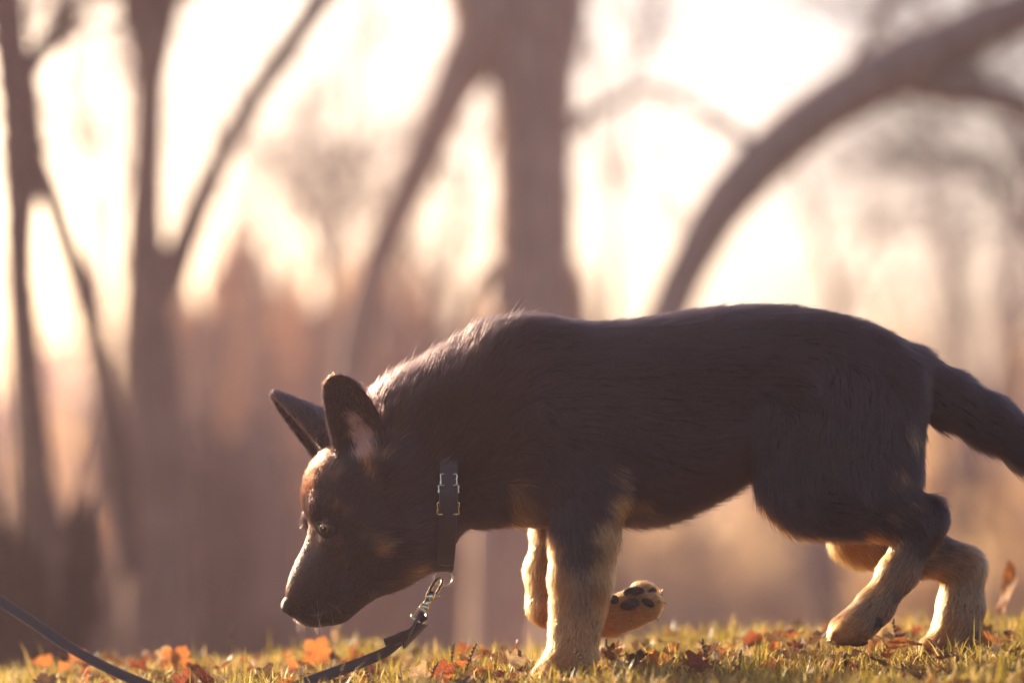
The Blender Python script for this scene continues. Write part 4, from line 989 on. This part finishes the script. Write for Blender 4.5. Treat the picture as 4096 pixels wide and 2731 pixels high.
# thatch: straw, stalk bits and crumbs of leaf pressed between the blades
def build_litter():
    n = 26000; rs = np.random.default_rng(23); y = rs.uniform(-.25, 1.0, n); x = rs.uniform(-1, 1, n)
    p = np.stack([x, y, G(x, y) + rs.uniform(.002, .012, n)], 1); a = rs.normal(0, 1, (n, 3)) * (1, 1, .35); a /= np.linalg.norm(a, axis=1)[:, None]
    b = np.cross(a, rs.normal(0, .5, (n, 3)) + (0, 0, 1)); b /= np.linalg.norm(b, axis=1)[:, None]; L = rs.gamma(3, .0045, n)[:, None]; w_ = np.where(rs.random((n, 1)) < .55, .0007, .0055) * rs.uniform(.6, 1.5, (n, 1)); w_ = np.minimum(w_, L * .5)
    k = np.cross(a, b) * L * .18
    V = np.stack([p - a * L, p - b * w_ + k, p + a * L, p + b * w_ + k], 1); pal = np.array([(.42, .28, .11), (.46, .24, .09), (.30, .10, .035), (.16, .06, .03), (.46, .17, .05)])
    c = pal[rs.integers(0, 5, n)] * rs.uniform(.7, 1.2, (n, 1)); C = np.repeat(np.concatenate([c, np.ones((n, 1))], 1), 4, 0)
    o = fast_mesh('leaf_litter', V.reshape(-1, 3), np.arange(4 * n), 4, leafy('litter', (0, 0, 0), (0, 0, 0), trans=.35, tint=True), smooth=False, colors=C); tag(o, 'straw and crumbled leaves between the blades', 'litter', kind='stuff')
build_litter()

# ================================================================== fallen leaves, each a thing of its own
def leaf_mesh(kind, seed, L=1.0):
    rs = np.random.default_rng(seed); n = 30; rim = []
    for i in range(n):
        a = 2 * math.pi * i / n                                    # 0 = tip, pi = stem
        if kind == 'oak': r = .5 * (1 - .22 * math.cos(2 * a)) * (.78 + .22 * math.cos(7 * a)); x, y = r * math.cos(a) * 1.25, r * math.sin(a) * .95
        elif kind == 'maple': r = .5 * (.62 + .30 * abs(math.cos(2.5 * a)) ** .8 + .10 * math.cos(a)) * (1 + .07 * math.cos(15 * a)); x, y = r * math.cos(a) * 1.15, r * math.sin(a) * 1.15
        else: r = .5; x, y = r * math.cos(a) * 1.05, r * math.sin(a) * .42 * (1 - .25 * math.cos(a))
        rim.append((x, y))
    rim = np.array(rim); V = [np.zeros(3)]; 
    for k in (.35, .7, 1.0):
        for x, y in rim: V.append(np.array((x * k, y * k, 0)))
    V = np.array(V); Fc = []
    for i in range(n):
        i2 = (i + 1) % n; Fc.append((0, 1 + i, 1 + i2))
        for k in range(2): a, b = 1 + k * n, 1 + (k + 1) * n; Fc += [(a + i, b + i, b + i2, a + i2)]
    # curl: along the midrib, across it, and crumple; sunk midrib and side veins
    cu, cv = rs.uniform(.5, 1.6) * rs.choice([-1, 1]), rs.uniform(.8, 2.4)
    x, y = V[:, 0].copy(), V[:, 1].copy()
    z = .16 * cu * x ** 2 * 2 + .30 * cv * y ** 2 * 1.6 - .02 * np.exp(-(y / .03) ** 2) + .012 * np.abs(np.sin(18 * (x - np.abs(y)))) * (np.abs(y) > .03)
    z += .05 * np.sin(7 * x + rs.uniform(0, 6)) * np.sin(8 * y + rs.uniform(0, 6)) + rs.normal(0, .012, len(V))
    V = np.stack([x * (1 - .12 * cu * cu * x * x), y * (1 - .22 * cv * np.abs(y)), z], 1)
    sv, sf = tube([(-.46, 0, z[1 + n * 2 + n // 2] * .9), (-.62, .02, .02), (-.80, .05 * rs.choice([-1, 1]), .03)], [.012, .010, .012], 5)
    o = len(V); V = np.concatenate([V, np.array(sv)]); Fc += [tuple(i + o for i in f) for f in sf]
    return V * L, Fc
LEAF_MATS = {'red brown': leafy('leaf_red_brown', (.14, .035, .018), (.32, .09, .04), scale=14, trans=.45), 'orange': leafy('leaf_orange', (.26, .085, .025), (.52, .20, .06), scale=14, trans=.55),
             'brown': leafy('leaf_brown', (.09, .045, .026), (.20, .11, .06), scale=14, trans=.4), 'tan': leafy('leaf_pale', (.34, .21, .11), (.56, .40, .24), scale=14, trans=.45)}
VAR = [leaf_mesh(k, 100 + i) for i, k in enumerate(('oak', 'oak', 'maple', 'maple', 'oval', 'oval', 'oak', 'maple'))]
MESHES = {}
def fallen_leaf(label, x, y, size, colour, var, rot, lift=0.0, group=None):
    key = (var, colour)
    if key not in MESHES:
        me = bpy.data.meshes.new('fallen_leaf'); v, f = VAR[var]; me.from_pydata([tuple(a) for a in v], [], f); me.polygons.foreach_set('use_smooth', np.ones(len(me.polygons), bool)); me.materials.append(LEAF_MATS[colour]); MESHES[key] = me
    o = bpy.data.objects.new('fallen_leaf', MESHES[key]); link(o); o.scale = (size,) * 3; o.rotation_euler = rot
    R = o.rotation_euler.to_matrix(); zmin = min((R @ Vector(a)).z for a in VAR[var][0]) * size
    o.location = (x, y, float(G(x, y)) + .003 - zmin * .85 + lift); tag(o, label, 'leaf', group); return o
def at_px(px, Y): return P(px, 2600, Y)[0]
HERO = [ # label, px, Y, size, colour, variant, rotation, lift
 ('orange lobed leaf standing upright in the grass below the muzzle', 1265, .40, .066, 'orange', 3, (1.25, .2, .4), .012),
 ('pale cream leaf tip glowing beside the upright orange leaf', 1352, .43, .060, 'tan', 4, (.4, -1.25, .5), .030),
 ('orange lobed leaf lying low to the left below the nose', 1170, .36, .052, 'orange', 2, (.9, .1, 1.1), .008),
 ('tall orange leaf curled upright behind the far hind paw', 4040, .45, .110, 'orange', 5, (.1, -1.35, .3), .012),
 ('long orange leaf lying across the grass in front of the far hind paw', 3660, .10, .105, 'orange', 4, (.25, .18, .1), .008),
 ('bright orange leaf folded under the toes of the lifted hind paw', 3325, .02, .052, 'orange', 2, (.9, .3, 2.0), .0),
 ('red brown leaf folded upright to the right of the leash loop', 1770, .06, .055, 'red brown', 3, (1.2, -.3, .6), .006),
 ('wide pale tan leaf lying flat left of the near front paw', 1880, .24, .105, 'tan', 5, (.12, .08, .2), .004),
 ('small orange leaf leaning on the wide pale tan leaf', 2035, .22, .045, 'orange', 4, (.5, .6, 1.2), .008),
 ('grey brown leaf on edge in the grass right of the near front paw', 2470, .03, .046, 'brown', 5, (1.15, .4, .7), .0),
 ('orange red leaf heap under the lifted far front paw', 2640, .10, .075, 'orange', 1, (.35, .1, .6), .006),
 ('red leaf lying flat on the lawn under the lifted far front paw', 2730, .14, .085, 'red brown', 3, (.3, -.15, 2.2), .008),
 ('tan pointed leaf standing upright below the belly', 2975, .07, .058, 'tan', 4, (.35, -1.2, 1.4), .002),
 ('red orange leaf tilted in the grass behind the tan pointed leaf', 3010, .30, .042, 'red brown', 2, (.9, -.4, .3), .010),
 ('dark brown curled leaf below the tan pointed leaf', 2900, .00, .055, 'brown', 0, (.6, .2, 1.9), .0),
 ('red brown torn leaf lying left of the lifted hind paw', 3080, .00, .056, 'red brown', 3, (.7, -.3, .8), .0),
 ('brown crumpled leaf low at the front below the near hind paw', 3400, -.04, .046, 'brown', 1, (.6, .4, 2.6), .0),
 ('red brown leaf pile lying left of the leash strap', 760, .12, .085, 'red brown', 2, (.4, .2, .9), .008),
 ('dark red leaf resting on the red brown leaf by the strap', 830, .10, .070, 'red brown', 7, (.7, -.2, 2.4), .012),
 ('orange leaf edge standing up behind the red brown pile', 700, .34, .070, 'orange', 3, (1.1, .3, .2), .010),
 ('dark red leaf lying between the leash loop and the red brown leaf', 1600, .02, .048, 'red brown', 0, (.4, .3, 1.2), .0),
 ('tan leaf lying in the grass between the hind paws', 3600, .26, .075, 'tan', 5, (.2, .15, .5), .008),
 ('orange leaf lying flat at the right end of the lawn', 3980, .14, .085, 'orange', 0, (.25, .2, .4), .008),
]
taken = []
for lb, px, Y, sz, colr, var, rot, lf in HERO:
    x = at_px(px, Y); sz *= .68; taken.append((x, Y)); fallen_leaf(lb, x, Y, sz, colr, var, rot, lf)
def scatter():
    rs = np.random.default_rng(77); cols = ['red brown', 'orange', 'brown', 'tan']; made = []
    zones = [('in the grass by the rising leash', 40, 1000), ('in the grass below the muzzle', 1000, 1560), ('between the leash loop and front paw', 1560, 2080), ('on the lawn under the belly', 2330, 3150), ('on the lawn round the hind paws', 3150, 4090)]
    cnt = (80, 66, 58, 92, 88); dep = ((-.06, .10), (.10, .32), (.32, .62))
    for zi, (zn, a, b) in enumerate(zones):
        for _ in range(cnt[zi]):
            y0, y1 = dep[rs.choice(3, p=(.34, .38, .28))]; Y = rs.uniform(y0, y1); px = rs.uniform(a, b); x = at_px(px, Y)
            if min((x - u) ** 2 + (Y - v) ** 2 for u, v in taken) < .0005: continue
            taken.append((x, Y)); ci = rs.choice(4, p=(.30, .26, .26, .18)); var = int(rs.integers(0, 8))
            made.append((zn, cols[ci], 'slender' if var in (4, 5) else 'lobed', px, x, Y, rs.uniform(.015, .040), var, (rs.normal(0, .42), rs.normal(0, .38), rs.uniform(0, 6.28)), rs.uniform(.006, .020)))
    sets = {}
    for m in made: sets.setdefault(m[:3], []).append(m)
    words = ['first', 'second', 'third', 'fourth', 'fifth', 'sixth', 'seventh', 'eighth', 'ninth', 'tenth', 'eleventh', 'twelfth', 'thirteenth', 'fourteenth', 'fifteenth', 'sixteenth', 'seventeenth', 'eighteenth', 'nineteenth', 'twentieth', 'twenty-first', 'twenty-second', 'twenty-third', 'twenty-fourth', 'twenty-fifth', 'twenty-sixth', 'twenty-seventh', 'twenty-eighth', 'twenty-ninth', 'thirtieth']
    for (zn, col, shp), ms in sets.items():
        ms.sort(key=lambda m: m[3])
        for k, m in enumerate(ms):
            lead = f'only small {col} {shp} leaf' if len(ms) == 1 else f'{words[k]} small {col} {shp} leaf from the left'
            fallen_leaf(f'{lead} {zn}', m[4], m[5], m[6], col, m[7], m[8], m[9], 'small fallen leaves in the lawn')
scatter()
# dry seed stalks standing in the lawn
stalk_m = noisy('dry_stalk', (.10, .06, .035), (.24, .15, .08), scale=120, rough=.85)
def stalk(label, px, Y, h, lean, seed):
    rs = np.random.default_rng(seed); x = at_px(px, Y); z = float(G(x, Y)) - .004; p0 = np.array((x, Y, z)); tipv = np.array((lean, rs.normal(0, .15), 1.0)) * h
    pts = smooth_path([p0, p0 + tipv * .5 + np.array((-lean * h * .15, 0, 0)), p0 + tipv], 12); e = empty('seed_stalk', tuple(p0)); tag(e, label, 'seed stalk', 'seed stalks')
    v, f = tube(pts, np.linspace(.0010, .0006, 12), 6); mesh_obj('stem', v, f, stalk_m, e); parts = []
    for i in range(16):
        t_ = .42 + .58 * i / 15; q = p0 + (pts[min(11, int(t_ * 11))] - p0); sd_ = np.array((1.0, 0, .5)) * (1 if i % 2 else -1) * .0011
        parts.append(tube([q + sd_ * .4, q + sd_ + np.array((0, 0, .0015)), q + sd_ * 1.1 + np.array((0, 0, .0035))], [.0008, .0015, .0004], 5))
    v, f = merge(parts); o = mesh_obj('seed_head', v, f, stalk_m, e); o['kind'] = 'stuff'
for i, (lb, px, Y, h, ln_) in enumerate([
    ('dark beaded seed stalk standing right of the lifted far front paw', 2845, .05, .052, -.22), ('dark beaded seed stalk left of the tan pointed leaf', 2955, .03, .040, .05), ('short beaded seed stalk leaning right beyond the leash loop', 1700, .04, .040, .35),
    ('short dark seed stalk between the leash loop and the front paw', 1850, .10, .052, .30), ('thin seed stalk standing upright right of the red brown folded leaf', 1800, .18, .050, .1), ('beaded seed stalk in front of the near front paw', 2365, -.03, .042, -.45),
    ('seed stalk standing upright below the near hind paw', 3595, .18, .055, -.15), ('thin seed stalk leaning over the leash strap', 1330, -.01, .050, .3), ('dark seed stalk standing behind the leash strap', 1500, .02, .042, -.3), ('tall thin seed stalk left of the leash end', 920, .40, .075, .05)]):
    stalk(lb, px, Y, h, ln_, 300 + i)
